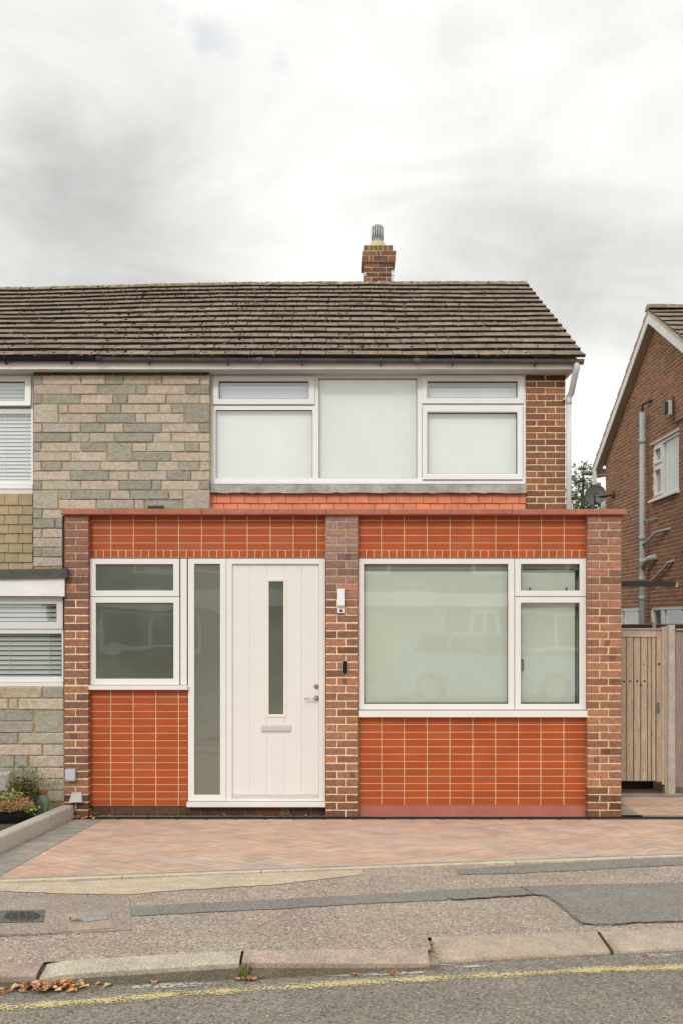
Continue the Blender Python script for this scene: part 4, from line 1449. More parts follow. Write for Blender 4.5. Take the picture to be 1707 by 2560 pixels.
db = thing('doorbell', 'black pill shaped video doorbell with a silver rim, on the middle brick pillar', 'doorbell', (fx(860.5, 10), 0, fz(1686, 10)))
cx, cz = fx(860.4, 10), fz(1668.5, 10)
m_ = MB(F(0)); m_.prism(rounded(cx, cz, .0255, .070, .025), 0, .024, lin(196, 192, 186)); m_.build('rim', M['metal'], db)
m_ = MB(F(0)); m_.prism(rounded(cx, cz, .020, .0635, .0195), .0235, .027, (.008, .008, .009)); m_.build('face_plate', M['gloss'], db)
m_ = MB(F(0)); disc(m_, cx, cz + .040, .009, .027, .029, (.02, .02, .03), 16); m_.build('camera_lens', M['gloss'], db)
m_ = MB(F(0)); disc(m_, cx, cz - .036, .014, .027, .0295, (.035, .033, .033), 20); disc(m_, cx, cz - .036, .0125, .0295, .030, (.01, .01, .01), 20); m_.build('button', M['gloss'], db)
m_ = MB(F(0))
for k in range(3): disc(m_, cx + .001, cz - .004 + k * .011, .0022, .0268, .0282, lin(150, 40, 30), 8)
m_.build('indicator', M['plastic'], db)

jb = MB(F(0)); q = rect(162.8, 1922.7, 188, 1952.5, 9.95)
jb.prism(rounded((q[0] + q[1]) / 2, (q[2] + q[3]) / 2, (q[1] - q[0]) / 2, (q[3] - q[2]) / 2, .010), 0, .052, lin(190, 196, 196), lin(170, 176, 176))
jb.prism(rounded((q[0] + q[1]) / 2, (q[2] + q[3]) / 2 + .003, (q[1] - q[0]) / 2 - .008, (q[3] - q[2]) / 2 - .010, .008), .052, .056, lin(194, 200, 200))
tag(jb.build('junction_box', M['plastic'], loc=(fx(175, 10), 0, q[2])), 'square grey plastic junction box low on the left brick pillar', 'junction box')
jb = MB(F(0)); q = rect(173, 1982, 205, 2005, 9.94)
tp = [(q[0] + .014, q[3]), (q[1] - .014, q[3]), (q[1], q[2]), (q[0], q[2])]
base = [(p[0], p[1]) for p in tp]
A = [jb.pt((*p, 0)) for p in base]; B = [jb.pt((base[0][0] + .004, base[0][1] - .004, .02)), jb.pt((base[1][0] - .004, base[1][1] - .004, .02)), jb.pt((*base[2], .075)), jb.pt((*base[3], .075))]
jb.idx(B, lin(186, 184, 176))
for k in range(4): jb.idx((A[k], A[(k + 1) % 4], B[(k + 1) % 4], B[k]), lin(176, 174, 166))
tag(jb.build('vent_hood', M['plastic'], loc=(fx(189, 10), 0, q[2])), 'pale sloping plastic vent cover, lowest fitting on the left brick pillar', 'vent cover')

# ------------------------------------------------------------------ neighbouring house on the left
nb = thing('semi_detached_house', 'neighbouring house with stone ground floor, venetian blinds and olive hung tiles', 'house', (-4.5, 1.0, 0))
st[0].build('stone_cladding', M['stone'], nb)
XL = -7.5
bd = MB(); bd.box(XL, PARTY - .005, 2.26, 9.0, -.1, 4.85, lin(130, 110, 90)); bd.build('inner_wall', M['brick'], nb)
LROWS = ['-400--8T 0-682T 705-1045G', '0-125P 155-290P 312-1045P', '0-535G 572-1045G2', '0-540G', '0-285G 312-1050L', '0-685P 712-1050L', '0-235G 262-450G 485-1050P', '0-600G 615-1058P', '0-620P 640-1060L', '0-700L 720-1065P']
LROWS = [r_.replace('-400--8T ', '') for r_ in LROWS]
ls = MB(F(.02))
DL = 10.02
ls.box(fx(-420, DL), fx(160.3, DL), -.1, fz(1716, DL), -.15, -.010, JM)
stone_rows(LROWS, 6.533, 0, 1717.2, 28.75, DL, lambda px: ls)
# the same stone carried on beyond the left edge
for r_ in range(10):
    x = -8
    while x > -400:
        w_ = rng.choice((30, 46, 84, 96, 105))
        ls.brick(fx(x - w_ + 3.5, DL), fx(x, DL), fz(1717.2 + (r_ + 1) * 28.75 - .9, DL), fz(1717.2 + r_ * 28.75 + .9, DL), -.1, rng.uniform(0, .01), var(SP[rng.choice('PPGL')], .07, .025), .008, .003)
        x -= w_
ls.build('stone_wall', M['stone'], nb)
lpn = MB(F(.06)); lpn.box(fx(-420, DL), fx(160, DL), -.15, fz(2004, DL), -.1, 0, lin(84, 64, 52)); lpn.build('plinth', M['brick'], nb)
# ground floor window
YN = .055; DN = 10 + YN
w = MB(F(YN))
w.box(fx(142.5, DN), fx(158, DN), fz(1572, DN), fz(1491, DN), -.07, .012, lin(216, 214, 211))
w.box(fx(-400, DN), fx(142.5, DN), fz(1509.6, DN), fz(1491, DN), -.07, .012, lin(216, 214, 211))
w.box(fx(-400, DN), fx(142.5, DN), fz(1572, DN), fz(1554.4, DN), -.07, .012, lin(216, 214, 211))
w.box(fx(-400, DN), fx(158.5, DN), fz(1583.8, DN), fz(1573, DN), -.07, 0, lin(220, 219, 216))
w.box(fx(154.3, DN), fx(159, DN), fz(1691, DN), fz(1583.8, DN), -.07, 0, lin(220, 219, 216))
w.box(fx(-400, DN), fx(159, DN), fz(1705, DN), fz(1691, DN), -.07, 0, lin(228, 227, 224))
w.box(fx(-400, DN), fx(160, DN), fz(1715.5, DN), fz(1706, DN), -.07, .025, lin(228, 227, 224))
w.box(fx(-400, DN), fx(159.5, DN), fz(1706, DN), fz(1705, DN), -.07, -.002, lin(120, 118, 114))
nw = w.build('window', M['upvc'], nb)
nw['label'] = 'ground floor window with lowered venetian blinds'
pane('pane', nw, rect(-400, 1509.6, 142.5, 1554.4, DN), YN + .02, 'glass'); pane('pane', nw, rect(-400, 1583.8, 154.3, 1691, DN), YN + .03, 'glass')
sl2 = MB(F(YN)); sl2.ring(rect(-400, 1509.6, 142.5, 1554.4, DN), rect(-400, 1511, 141.2, 1553.2, DN), -.02, .003, BLACK); sl2.ring(rect(-400, 1583.8, 154.3, 1691, DN), rect(-400, 1585.2, 153, 1690, DN), -.03, -.008, BLACK); sl2.build('glazing_seal', M['pipe'], nw)
vb = MB(F(YN + .07))
y = 1513
while y < 1700:
    zc = fz(y, DN + .07)
    if not (1556 < y < 1583):
        vb.face([(fx(-400, DN), zc + .018, -.014), (fx(153, DN), zc + .018, -.014), (fx(153, DN), zc - .020, .014), (fx(-400, DN), zc - .020, .014)], lin(206, 210, 204))
    y += 11.9
for xx in (120, 20): vb.box(fx(xx, DN), fx(xx + 1.2, DN), fz(1695, DN), fz(1505, DN), .016, .018, lin(200, 200, 196))
vb.build('venetian_blind', M['blind'], nw)
dkn = MB(F(YN + .13)); q = rect(-400, 1490, 159, 1712, DN); dkn.box(q[0], q[1], q[2], q[3], -.02, 0, (.05, .05, .05)); dkn.build('room_lining', M['dark'], nb)
# fascia and felt roof of the ground floor
f2 = MB(F(-.04)); Dq = 9.96
f2.prism([(fx(-400, Dq), fz(1490, Dq)), (fx(147.5, Dq), fz(1490, Dq)), (fx(147.5, Dq), fz(1444, Dq)), (fx(-400, Dq), fz(1452, Dq))], -.02, 0, lin(230, 227, 226))
f2.box(fx(147.5, Dq), fx(161.5, Dq), fz(1491, Dq), fz(1442, Dq), -.02, .004, lin(230, 227, 226))
f2.build('fascia', M['fascia'], nb)
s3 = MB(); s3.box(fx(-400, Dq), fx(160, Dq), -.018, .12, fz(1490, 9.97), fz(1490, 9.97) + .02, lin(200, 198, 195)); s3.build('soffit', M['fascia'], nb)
fe = MB(F(0))
zf0, zf1, zf2, zf3 = fz(1446, 9.93), fz(1444, 9.93), fz(1424, 9.93), fz(1421.5, 9.93)
fe.prism([(fx(-400, 9.93), zf0 - .03), (fx(166, 9.93), zf1), (fx(166, 9.93), zf3 - .006), (fx(156, 9.93), zf3), (fx(-400, 9.93), zf2 - .02)], .045, .075, lin(92, 92, 90))
fe.box(fx(154, 9.93), fx(168.5, 9.93), zf1 - .004, zf3 + .003, .01, .084, lin(84, 84, 82))
fe.prism([(fx(-400, 9.93), zf2 - .06), (fx(156, 9.93), zf3 - .03), (fx(156, 9.93), zf3 - .004), (fx(-400, 9.93), zf2 - .024)], -1.95, .045, lin(96, 96, 94))
fe.box(fx(156, 10), fx(159.5, 10), fz(1424, 10), fz(1290, 10), -1.9, .012, lin(70, 68, 66))
fe.build('felt_roof', M['felt'], nb)
# hung tiles, upper window
hung_tiles('hung_tiles', nb, -330, 83, 1238, 1470, YU, 35.2, 23.9, lin(168, 150, 118), 'clay', .3)
w = MB(F(YW))
w.box(fx(78, DWn), fx(83, DWn), fz(1217, DWn), fz(938, DWn), -.07, 0, FR)
w.box(fx(-330, DWn), fx(78, DWn), fz(1034.5, DWn), fz(1022, DWn), -.07, 0, lin(206, 204, 202))
w.box(fx(-330, DWn), fx(78, DWn), fz(942, DWn), fz(938, DWn), -.07, 0, FR)
w.box(fx(-330, DWn), fx(78, DWn), fz(1211, DWn), fz(1201, DWn), -.07, 0, FR)
w.box(fx(-330, DWn), fx(83, DWn), fz(1222, DWn), fz(1212, DWn), -.07, .015, FR)
w.box(fx(-330, DWn), fx(82.5, DWn), fz(1238, DWn), fz(1223, DWn), -.07, .004, lin(222, 218, 210))
nw2 = w.build('window', M['upvc'], nb)
nw2['label'] = 'upper window with white venetian blinds and its top light ajar'
# the top light stands ajar: hinged at its head
def Tajar(u, v, w_):
    zt2 = fz(941, DWn); a = R(4)
    h = zt2 - v
    return (u, YW - (w_ * cos(a) + h * sin(a)) - .01, zt2 - (h * cos(a) - w_ * sin(a)))
sa_ = MB(Tajar); sa_.ring(rect(-330, 941, 79.5, 1016, DWn), rect(-330, 955, 63.5, 1003.5, DWn), -.045, .012, FR, .01, .008)
sa_.ring(rect(-330, 955, 63.5, 1003.5, DWn), shrink(rect(-330, 955, 63.5, 1003.5, DWn), .004), -.04, .0, BLACK)
sa_.build('sash', M['upvc'], nw2)
pg = MB(Tajar); q = rect(-330, 955, 63.5, 1003.5, DWn); pg.face([(q[0], q[2], -.02), (q[1], q[2], -.02), (q[1], q[3], -.02), (q[0], q[3], -.02)], (.5, .5, .5)); pg.build('pane', M['glass2'], nw2)
pane('pane', nw2, rect(-330, 1034.5, 78, 1201, DWn), YW + .025, 'glass')
vb = MB(F(YW + .07)); y = 948
while y < 1205:
    zc = fz(y, DWn)
    vb.face([(fx(-330, DWn), zc + .018, -.012), (fx(79, DWn), zc + .018, -.012), (fx(79, DWn), zc - .021, .012), (fx(-330, DWn), zc - .021, .012)], lin(224, 226, 224)); y += 9.4
for xx in (8, 62): vb.box(fx(xx, DWn), fx(xx + 1.3, DWn), fz(1205, DWn), fz(940, DWn), .014, .016, lin(226, 226, 224))
vb.build('venetian_blind', M['blind'], nw2)
dkn = MB(F(YW + .12)); q = rect(-330, 936, 82, 1215, DWn); dkn.box(q[0], q[1], q[2], q[3], -.02, 0, (.28, .29, .28)); dkn.build('room_lining', M['dark'], nb)
hb = MB(F(YW)); hb.box(fx(-330, DWn), fx(83.2, DWn), fz(938, DWn), 4.81, -.1, .004, lin(214, 210, 204)); hb.build('head_board', M['fascia'], nb)
# roof, fascia, gutter
rt = MB(); mo = MB()
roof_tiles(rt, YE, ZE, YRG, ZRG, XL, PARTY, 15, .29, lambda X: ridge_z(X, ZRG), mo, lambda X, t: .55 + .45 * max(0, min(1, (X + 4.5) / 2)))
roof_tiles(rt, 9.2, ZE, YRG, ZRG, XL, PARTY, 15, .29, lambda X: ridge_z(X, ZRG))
roof2 = rt.build('roof', M['rooftile'], nb)
mk = mo.build('moss', M['moss'], roof2); mk['kind'] = 'stuff'
ridge(roof2, XL, PARTY, YRG, ZRG - .035)
dkm = MB(lambda u, v, w: (w, u, v))
dkm.prism([(YE + .10, ZE + .00), (YRG, ZRG - .10), (9.1, ZE - .02), (9.1, ZE - .07), (YRG, ZRG - .22), (YE + .10, ZE - .05)], XL, PARTY - .002, lin(170, 160, 140))
dkm.build('roof_deck', M['render'], nb)
fa = MB(F(YFA)); fa.box(XL, PARTY - .002, 4.808, 4.93, -.02, 0, lin(246, 244, 240)); fa.build('fascia', M['fascia'], nb)
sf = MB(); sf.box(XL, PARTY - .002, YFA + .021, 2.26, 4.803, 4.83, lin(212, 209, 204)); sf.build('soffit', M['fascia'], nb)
gutter('gutter', nb, XL, PARTY - .003, 1.702, 4.926, .050, (.012, .012, .013), (14, 178, -150), (250,), (.015, .015, .016))

mb_ = MB(F(.02)); q = rect(-70, 1932, 22.5, 1979, 9.9)
mb_.brick(q[0], q[1], q[2], q[3], 0, .11, lin(188, 184, 180), .012, 0)
mb_.box(q[0] + .03, q[1] - .03, q[2] + .03, q[3] - .03, .10, .113, lin(182, 178, 174))
tag(mb_.build('meter_box', M['plastic'], loc=(fx(0, 10), 0, q[2])), 'pale grey meter box on the stone wall behind the plant pots', 'meter box')

# ------------------------------------------------------------------ neighbouring house on the right
XW = 5.90
rh = thing('detached_house', 'brown brick house on the right with white bargeboards and grey waste pipes', 'house', (XW + 2, 9, 0))
def hd_(px): return XW / ((px - 853) * K)
def hy(px): return hd_(px) - 10
def hz(px, py): return EYE + (1550 - py) * K * hd_(px)
YB, YFt, YRD = 12.95, 5.2, 9.25
ZR2, ZE2 = 7.74, 5.44
wl = MB(L_(XW))
EAV = 5.42
def zlim(yv): return ZR2 - .12 - abs(yv - YRD) * (ZR2 - ZE2) / 4.2
RP = [lin(138, 103, 85), lin(127, 94, 79), lin(146, 107, 87), lin(132, 98, 84), lin(150, 110, 88), lin(141, 105, 84)]
holes = [(hy(1695), hy(1629.5), hz(1640, 1258), 4.95)]
wz0, wz1 = round(hz(1640, 1251) / .075) * .075, round(hz(1640, 1109) / .075) * .075
holes = [(hy(1695), hy(1629.5), wz0, wz1)]
lw0, lw1 = 1.575, round(hz(1650, 1516) / .075) * .075
lowers = [(hy(1600), hy(1548)), (hy(1780), hy(1625))]
for a_, b_ in lowers: holes.append((a_, b_, lw0, lw1))
MR = lin(238, 204, 164)
def mbands(z0, z1, cuts):
    u = -YB
    for (ya, yb) in sorted(cuts, key=lambda c: -c[1]) + [(YFt, YFt)]:
        if -yb > u: wl.box(u, -yb, z0, z1, -.25, -.009, MR)
        u = -ya
mbands(-.1, lw0, []); mbands(lw0, lw1, lowers); mbands(lw1, wz0, []); mbands(wz0, wz1, [holes[0][:2]]); mbands(wz1, zlim(YB) - .02, [])
wl.prism([(-YB, zlim(YB) - .02), (-YFt, zlim(YB) - .02), (-YFt, zlim(YFt) - .02), (-YRD, zlim(YRD) - .02)], -.25, -.009, MR)
r_ = 0
z = 0.0
while z < 7.7:
    u = -YB - (.112 if r_ % 2 else 0)
    while u < -YFt:
        p, q = max(-YB, u), min(-YFt, u + .215)
        u += .225
        ym = -(p + q) / 2
        if q - p < .04 or z + .075 > max(zlim(-p), zlim(-q)) + .03: continue
        hit = False
        for (ya, yb, za, zb2) in holes:
            if z + .04 > za and z + .04 < zb2:
                if -q < yb and -p > ya:
                    hit = True
        if hit:
            # trim the brick to the part beside the opening
            for (ya, yb, za, zb2) in holes:
                if z + .04 > za and z + .04 < zb2:
                    if -p > yb and -q < yb: wl.brick(p + .005, -yb, z + .005, z + .07, -.08, 0, brick_cols(RP), .004, .001)
                    if -q < ya and -p > ya: wl.brick(-ya, q - .005, z + .005, z + .07, -.08, 0, brick_cols(RP), .004, .001)
            continue
        c = brick_cols(RP)
        if rng.random() < .015: c = lin(176, 108, 76)
        wl.brick(p + .006, q - .006, z + .007, z + .068, -.08, rng.uniform(-.001, .001), c, .004, .001)
    z += .075; r_ += 1
wl.build('wall', M['brick'], rh)
bk = MB(); bk.box(XW + .26, XW + 7, YFt, YB, -.1, 5.0, lin(120, 80, 62)); bk.build('inner_wall', M['brick'], rh)

# roof
XVR = 5.74
rt = MB()
flat = None
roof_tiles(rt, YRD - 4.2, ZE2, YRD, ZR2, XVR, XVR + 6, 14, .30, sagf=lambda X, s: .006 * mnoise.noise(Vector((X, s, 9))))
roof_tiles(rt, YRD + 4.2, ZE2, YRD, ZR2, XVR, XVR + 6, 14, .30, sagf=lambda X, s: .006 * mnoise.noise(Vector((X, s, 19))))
rr_ = rt.build('roof', M['rooftile'], rh)
mb = MB()
nseg = 40
secs = []
for i in range(nseg + 1):
    X = XVR - .01 + 6 * i / nseg
    secs.append([mb.pt((X, YRD - cos(pi * k / 8) * .16, ZR2 + .01 + sin(pi * k / 8) * .10 * rng.uniform(.92, 1.08))) for k in range(9)])
for a, b in zip(secs, secs[1:]):
    c = var(lin(140, 130, 112), .15, .04)
    for k in range(8): mb.idx((a[k], b[k], b[k + 1], a[k + 1]), c)
mb.idx(secs[0], lin(170, 158, 130))
mb.lump((XVR + .42, YRD - .10, ZR2 + .07), .09, .05, .02, lin(196, 140, 50))
mb.build('ridge', M['rooftile'], rr_)
# bargeboards and soffit, following both slopes
def slope_board(name, x0, x1, up, dn, col, mat, s0=0.0, s1=1.0, side=None):
    for sgn in (-1, 1):
        T_ = lambda u, v, w: (w, u, v)
        m2 = MB(T_)
        ye_ = YRD + sgn * 4.24
        k = (ZR2 - ZE2) / 4.2
        za = lambda yv, o: ZR2 - abs(yv - YRD) * k - o
        m2.prism([(YRD, za(YRD, up)), (ye_, za(ye_, up)), (ye_, za(ye_, dn)), (YRD, za(YRD, dn))], x0, x1, col)
        m2.build(name, M[mat], rh)
slope_board('bargeboard', XVR + .0, XVR + .022, .045, .235, lin(228, 226, 222), 'fascia')
slope_board('undercloak', XVR - .012, XVR + .2, .005, .044, lin(188, 172, 140), 'render')
slope_board('verge_soffit', XVR + .023, XW - .0, .20, .225, lin(178, 164, 148), 'fascia')
# eaves box end and gutter of the right house
eb = MB(); eb.box(XVR - .004, XVR + .03, YRD + 4.0, YRD + 4.24, ZE2 - .42, ZE2 - .05, lin(226, 224, 220)); eb.box(XVR + .031, XW + 6, YRD + 4.20, YRD + 4.22, ZE2 - .24, ZE2 - .05, lin(220, 218, 214))
eb.box(XVR + .03, XW + .0, YRD + 3.7, YRD + 4.2, ZE2 - .26, ZE2 - .24, lin(180, 166, 150)); eb.build('fascia', M['fascia'], rh)
gt = MB(); gt.tube([(XVR - .02, YRD + 4.29, ZE2 - .14), (XVR + 6, YRD + 4.29, ZE2 - .14)], .055, lin(120, 112, 100), 12); gt.build('gutter', M['gutter'], rh)
gt2 = MB(); gx = XVR - .20
gt2.tube([(XVR - .24, YRD + 4.3, ZE2 - .14), (XVR + .02, YRD + 4.3, ZE2 - .14)], .05, lin(118, 108, 96), 12); gt2.build('gutter_outlet', M['gutter'], rh)
# its downpipe
dpp = MB(); yq = YB + .10; xq = XW + .0
dpp.tube([(XVR + .12, YB + .48, ZE2 - .38), (XVR + .12, YB + .48, ZE2 - .52), (XVR + .15, YB + .40, ZE2 - .62), (xq - .02, YB + .14, ZE2 - .86), (xq - .02, YB + .10, ZE2 - 1.0), (xq - .02, YB + .10, .2)], .055, lin(210, 206, 200), 12)
dpp.build('downpipe', M['pipe'], rh)

# windows in the side wall
def side_window(name, ya, yb, z0, z1, mull, label, out=.02, dark=(.10, .11, .10), sill=True, transom=None, blindc=None):
    m2 = MB(L_(XW))
    u0_, u1_ = -yb, -ya
    FRR = lin(216, 214, 210)
    m2.ring((u0_, u1_, z0, z1), (u0_ + .06, u1_ - .06, z0 + .06, z1 - .06), -.12, -.02, FRR, .01, .01)
    spans = []
    us = [u0_ + .06] + mull + [u1_ - .06]
    for k, (a, b) in enumerate(zip(us, us[1:])):
        A_, B_ = (a + (.03 if k else 0)), (b - (.03 if k < len(us) - 2 else 0))
        if k: m2.box(a - .03, a + .03, z0 + .06, z1 - .06, -.12, -.025, FRR)
        zs = [z0 + .06, z1 - .06]
        if transom and k in transom:
            zt3 = z0 + (z1 - z0) * transom[k]
            m2.box(A_, B_, zt3 - .03, zt3 + .03, -.12, -.027, FRR)
            for (c_, d_2) in ((z0 + .06, zt3 - .03), (zt3 + .03, z1 - .06)):
                m2.ring((A_ + .004, B_ - .004, c_ + .004, d_2 - .004), (A_ + .055, B_ - .055, c_ + .06, d_2 - .06), -.10, -.004, FRR, .008, .008); spans.append((A_ + .05, B_ - .05, c_ + .055, d_2 - .055))
        else: spans.append((A_, B_, z0 + .06, z1 - .06))
    if sill: m2.box(u0_ - .06, u1_ + .04, z0 - .045, z0 - .002, -.1, .07, lin(222, 220, 216)); m2.box(u0_ - .1, u1_ + .06, z1 + .002, z1 + .035, -.05, .02, lin(196, 186, 170))
    o = m2.build(name, M['upvc'], rh); o['label'] = label
    for s_ in spans:
        g2 = MB(L_(XW)); g2.face([(s_[0], s_[2], -.05), (s_[1], s_[2], -.05), (s_[1], s_[3], -.05), (s_[0], s_[3], -.05)], (.5, .5, .5)); g2.build('pane', M['glass2'], o)
    d3 = MB(L_(XW)); d3.face([(u0_, z0, -.11), (u1_, z0, -.11), (u1_, z1, -.11), (u0_, z1, -.11)], blindc or dark); d3.build('room_lining', M['dark'], o)
    return o
side_window('window', hy(1695), hy(1629.5), wz0, wz1, [-hy(1652)], 'upper side window with two small panes and a large frosted pane', transom={0: .60}, blindc=lin(186, 188, 184))
side_window('window', lowers[0][0], lowers[0][1], lw0, lw1, [-hy(1588)], 'low side window behind the gate, beside the grey soil pipe', sill=False, dark=lin(120, 122, 112))
side_window('window', lowers[1][0], lowers[1][1], lw0, lw1, [-hy(1653), -hy(1697)], 'low side window with dark panes above the fence', sill=False, dark=(.015, .018, .012), transom=None)

# soil and waste pipes
GP = lin(168, 170, 170)
px_p = 1604
yp = hy(px_p) - .0; xp = XW - .10
sp = MB()
ztop = EYE + (1550 - 1031) * K * (xp / ((px_p - 853) * K))
dp_ = xp / ((px_p - 853) * K); yp = dp_ - 10
def sz_(py): return EYE + (1550 - py) * K * dp_
sp.tube([(xp, yp, 0), (xp, yp, sz_(1031))], .055, GP, 16)
for py in (1103, 1345, 1402, 1447, 1495):
    hgt = .045
    sp.tube([(xp, yp, sz_(py) - hgt), (xp, yp, sz_(py) + hgt)], .066, GP, 16)
spo = sp.build('soil_pipe', M['pipe'], rh)
m2 = MB(); m2.tube([(xp, yp, sz_(1031) - .05), (xp, yp, sz_(1031) + .13), (xp + .02, yp - .02, sz_(1031) + .16), (XW, yp - .32, sz_(1031) + .17)], .022, (.03, .03, .03), 8); m2.build('overflow_pipe', M['pipe'], spo)
m2 = MB()
m2.tube([(xp, yp - .02, sz_(1411)), (xp - .02, yp - .22, sz_(1406)), (xp - .01, yp - .48, sz_(1400)), (XW, yp - .62, sz_(1396))], .055, GP, 14)
m2.tube([(xp - .01, yp - .10, sz_(1410)), (xp - .015, yp - .17, sz_(1408))], .068, GP, 14)
m2.tube([(xp, yp - .02, sz_(1361)), (xp - .01, yp - .35, sz_(1356)), (xp, yp - .9, sz_(1340)), (XW - .03, yp - 1.15, sz_(1338)), (XW, yp - 1.4, sz_(1338))], .026, GP, 10)
m2.tube([(xp, yp, sz_(1304)), (XW - .02, yp - .5, sz_(1303.5)), (XW, yp - .62, sz_(1303))], .014, GP, 8)
m2.tube([(XW - .05, hy(1628), sz_(1470)), (XW - .05, hy(1632), hz(1634, 1453)), (XW - .05, hy(1664), hz(1664, 1422)), (XW - .05, hy(1676), hz(1676, 1406)), (XW, hy(1684), hz(1684, 1401))], .024, GP, 10)
m2.build('waste_pipe', M['pipe'], spo)
# small floodlight with its conduit
fl_ = thing('floodlight', 'small dark floodlight with a brown conduit, high on the brown brick wall', 'floodlight', (XW, hy(1682), hz(1682, 1030)))
m2 = MB(L_(XW)); u_ = -hy(1678); zc = hz(1678, 1021)
m2.box(u_ - .06, u_ + .10, zc - .10, zc + .10, .02, .16, lin(60, 60, 56)); m2.box(u_ + .02, u_ + .13, zc - .13, zc + .12, .03, .10, lin(196, 194, 186)); m2.build('lamp_head', M['plastic'], fl_)
m2 = MB()
yc = hy(1684.5)
m2.tube([(XW - .03, yc, hz(1684.5, 990)), (XW - .03, yc, hz(1684.5, 1058)), (XW - .03, hy(1695), hz(1695, 1053)), (XW - .03, hy(1740), hz(1740, 1030))], .018, lin(86, 66, 58), 8); m2.build('conduit', M['pipe'], fl_)
# satellite dish on the rear corner
xd_, yd_ = 5.35, 12.55
ddish = 10 + yd_
xd_ = fx(1487, ddish); zd_ = fz(1239, ddish)
sdh = thing('satellite_dish', 'round grey satellite dish on a black arm at the corner of the brown brick house', 'satellite dish', (xd_, yd_, zd_ - .25))
m2 = MB(); segs = 28
nrm = Vector((-.25, -.95, .15)).normalized(); ua = nrm.cross(Vector((0, 0, 1))).normalized(); va = ua.cross(nrm)
rings = []
for k, rr3 in enumerate((.02, .08, .14, .19, .225)):
    dpth = .06 * (rr3 / .225) ** 2
    rings.append([m2.pt(tuple(Vector((xd_, yd_, zd_)) + nrm * dpth + (ua * cos(2 * pi * j / segs) + va * sin(2 * pi * j / segs)) * rr3 * 1.03)) for j in range(segs)])
for a, b in zip(rings, rings[1:]):
    for j in range(segs):
        k = (j + 1) % segs; m2.idx((a[j], a[k], b[k], b[j]), lin(104, 102, 98), True)
m2.idx(rings[0], lin(104, 102, 98)); m2.build('reflector', M['plastic'], sdh)
m2 = MB(); base = Vector((xd_, yd_, zd_)) + va * -.03 + ua * .02
m2.tube([tuple(base - nrm * .06), tuple(base + Vector((.18, -.1, .0))), (XW, yd_ - .35, zd_ - .02)], .022, (.015, .015, .015), 8)
m2.tube([(XW - .02, yd_ - .35, zd_ + .05), (XW - .02, yd_ - .35, zd_ - .10)], .035, (.05, .05, .05), 8)
m2.build('wall_bracket', M['pipe'], sdh)
m2 = MB(); tip = base + nrm * .24 + va * -.24 - ua * .1
m2.tube([tuple(base + va * -.10 - ua * .0), tuple(tip)], .013, (.015, .015, .015), 8)
m2.tube([tuple(base + nrm * .02 + va * .02), tuple(base + nrm * .05 + va * -.2)], .016, (.02, .02, .02), 8)
m2.tube([tuple(tip), tuple(tip - nrm * .08 + va * .03)], .03, (.03, .03, .03), 10)
m2.build('receiver_arm', M['pipe'], sdh)

# canopy rail in the passage between the houses
yr_ = 3.4; Dr = 13.4
cn = thing('canopy_rail', 'dark horizontal canopy rail crossing the passage above the gate', 'rail', (fx(1600, Dr), yr_, fz(1460, Dr)))
m2 = MB()
m2.box(fx(1500, Dr), fx(1688, Dr), yr_, yr_ + .09, fz(1466, Dr), fz(1453, Dr), (.028, .025, .022))
m2.box(fx(1500, Dr), fx(1597, Dr), yr_ - .012, yr_ - .004, fz(1470.5, Dr), fz(1466.8, Dr), lin(88, 84, 76)); m2.build('rail', M['pipe'], cn)
m2 = MB(); m2.brick(fx(1687, Dr), fx(1693, Dr), -.0, .0, 0, 0, (0, 0, 0)) if False else None
m2.prism([(fx(1686, Dr), fz(1467.5, Dr)), (fx(1691.5, Dr), fz(1468, Dr)), (fx(1693, Dr), fz(1456, Dr)), (fx(1690, Dr), fz(1455, Dr))], 0, .01, lin(170, 165, 155))
m2.v = [(x_, yr_ - .005 + z_, y_) for (x_, y_, z_) in m2.v]
m2.build('end_cap', M['pipe'], cn)

# ------------------------------------------------------------------ gate, posts and fences
YG = 1.42; DG = 11.42
gate = thing('timber_gate', 'closed brown vertical board side gate with a steel pull handle, right of the house', 'gate', (fx(1600, DG), YG, .06))
WD = lin(186, 166, 145)
bd = MB(F(YG))
edges = [1530, 1547, 1564, 1582.3, 1600, 1617, 1627.5, 1638.5]
for a, b in zip(edges, edges[1:]):
    c = var(WD, .09, .03)
    bd.brick(fx(a, DG) + .003, fx(b, DG) - .003, fz(1953, DG), fz(1592, DG), -.03, -.004 + rng.uniform(-.002, .002), c, .007, .001)
bd.box(fx(1530, DG), fx(1638, DG), fz(1950, DG), fz(1590, DG), -.032, -.012, lin(70, 54, 42))
for x_, py in ((1575, 1661), (1595, 1661), (1607, 1661), (1558, 1661), (1558, 1704), (1573, 1703), (1591, 1703), (1610, 1703), (1600, 1713), (1585, 1925), (1607, 1925), (1560, 1925), (1629, 1835), (1570, 1862), (1595, 1826)):
    disc(bd, fx(x_, DG), fz(py, DG), .006 + .006 * (py > 1700 and py < 1715), -.02, -.0005, lin(74, 54, 40), 8)
bd.build('boards', M['wood'], gate)
fr2 = MB(F(YG)); fr2.box(fx(1530, DG), fx(1638, DG), fz(1592, DG), fz(1574.5, DG), -.03, .012, lin(190, 174, 155)); fr2.build('top_rail', M['woodx'], gate)
fr2 = MB(F(YG)); fr2.box(fx(1638.8, DG), fx(1652, DG), fz(1954, DG), fz(1574, DG), -.03, .010, lin(178, 158, 137))
disc(fr2, fx(1645, DG), fz(1660, DG), .015, 0, .011, lin(86, 62, 46), 12); fr2.build('stile', M['wood'], gate)
fr2 = MB(F(YG)); fr2.box(fx(1526, DG), fx(1653, DG), fz(1574, DG), fz(1570.8, DG), -.05, .03, lin(186, 170, 150)); fr2.build('cap_strip', M['woodx'], gate)
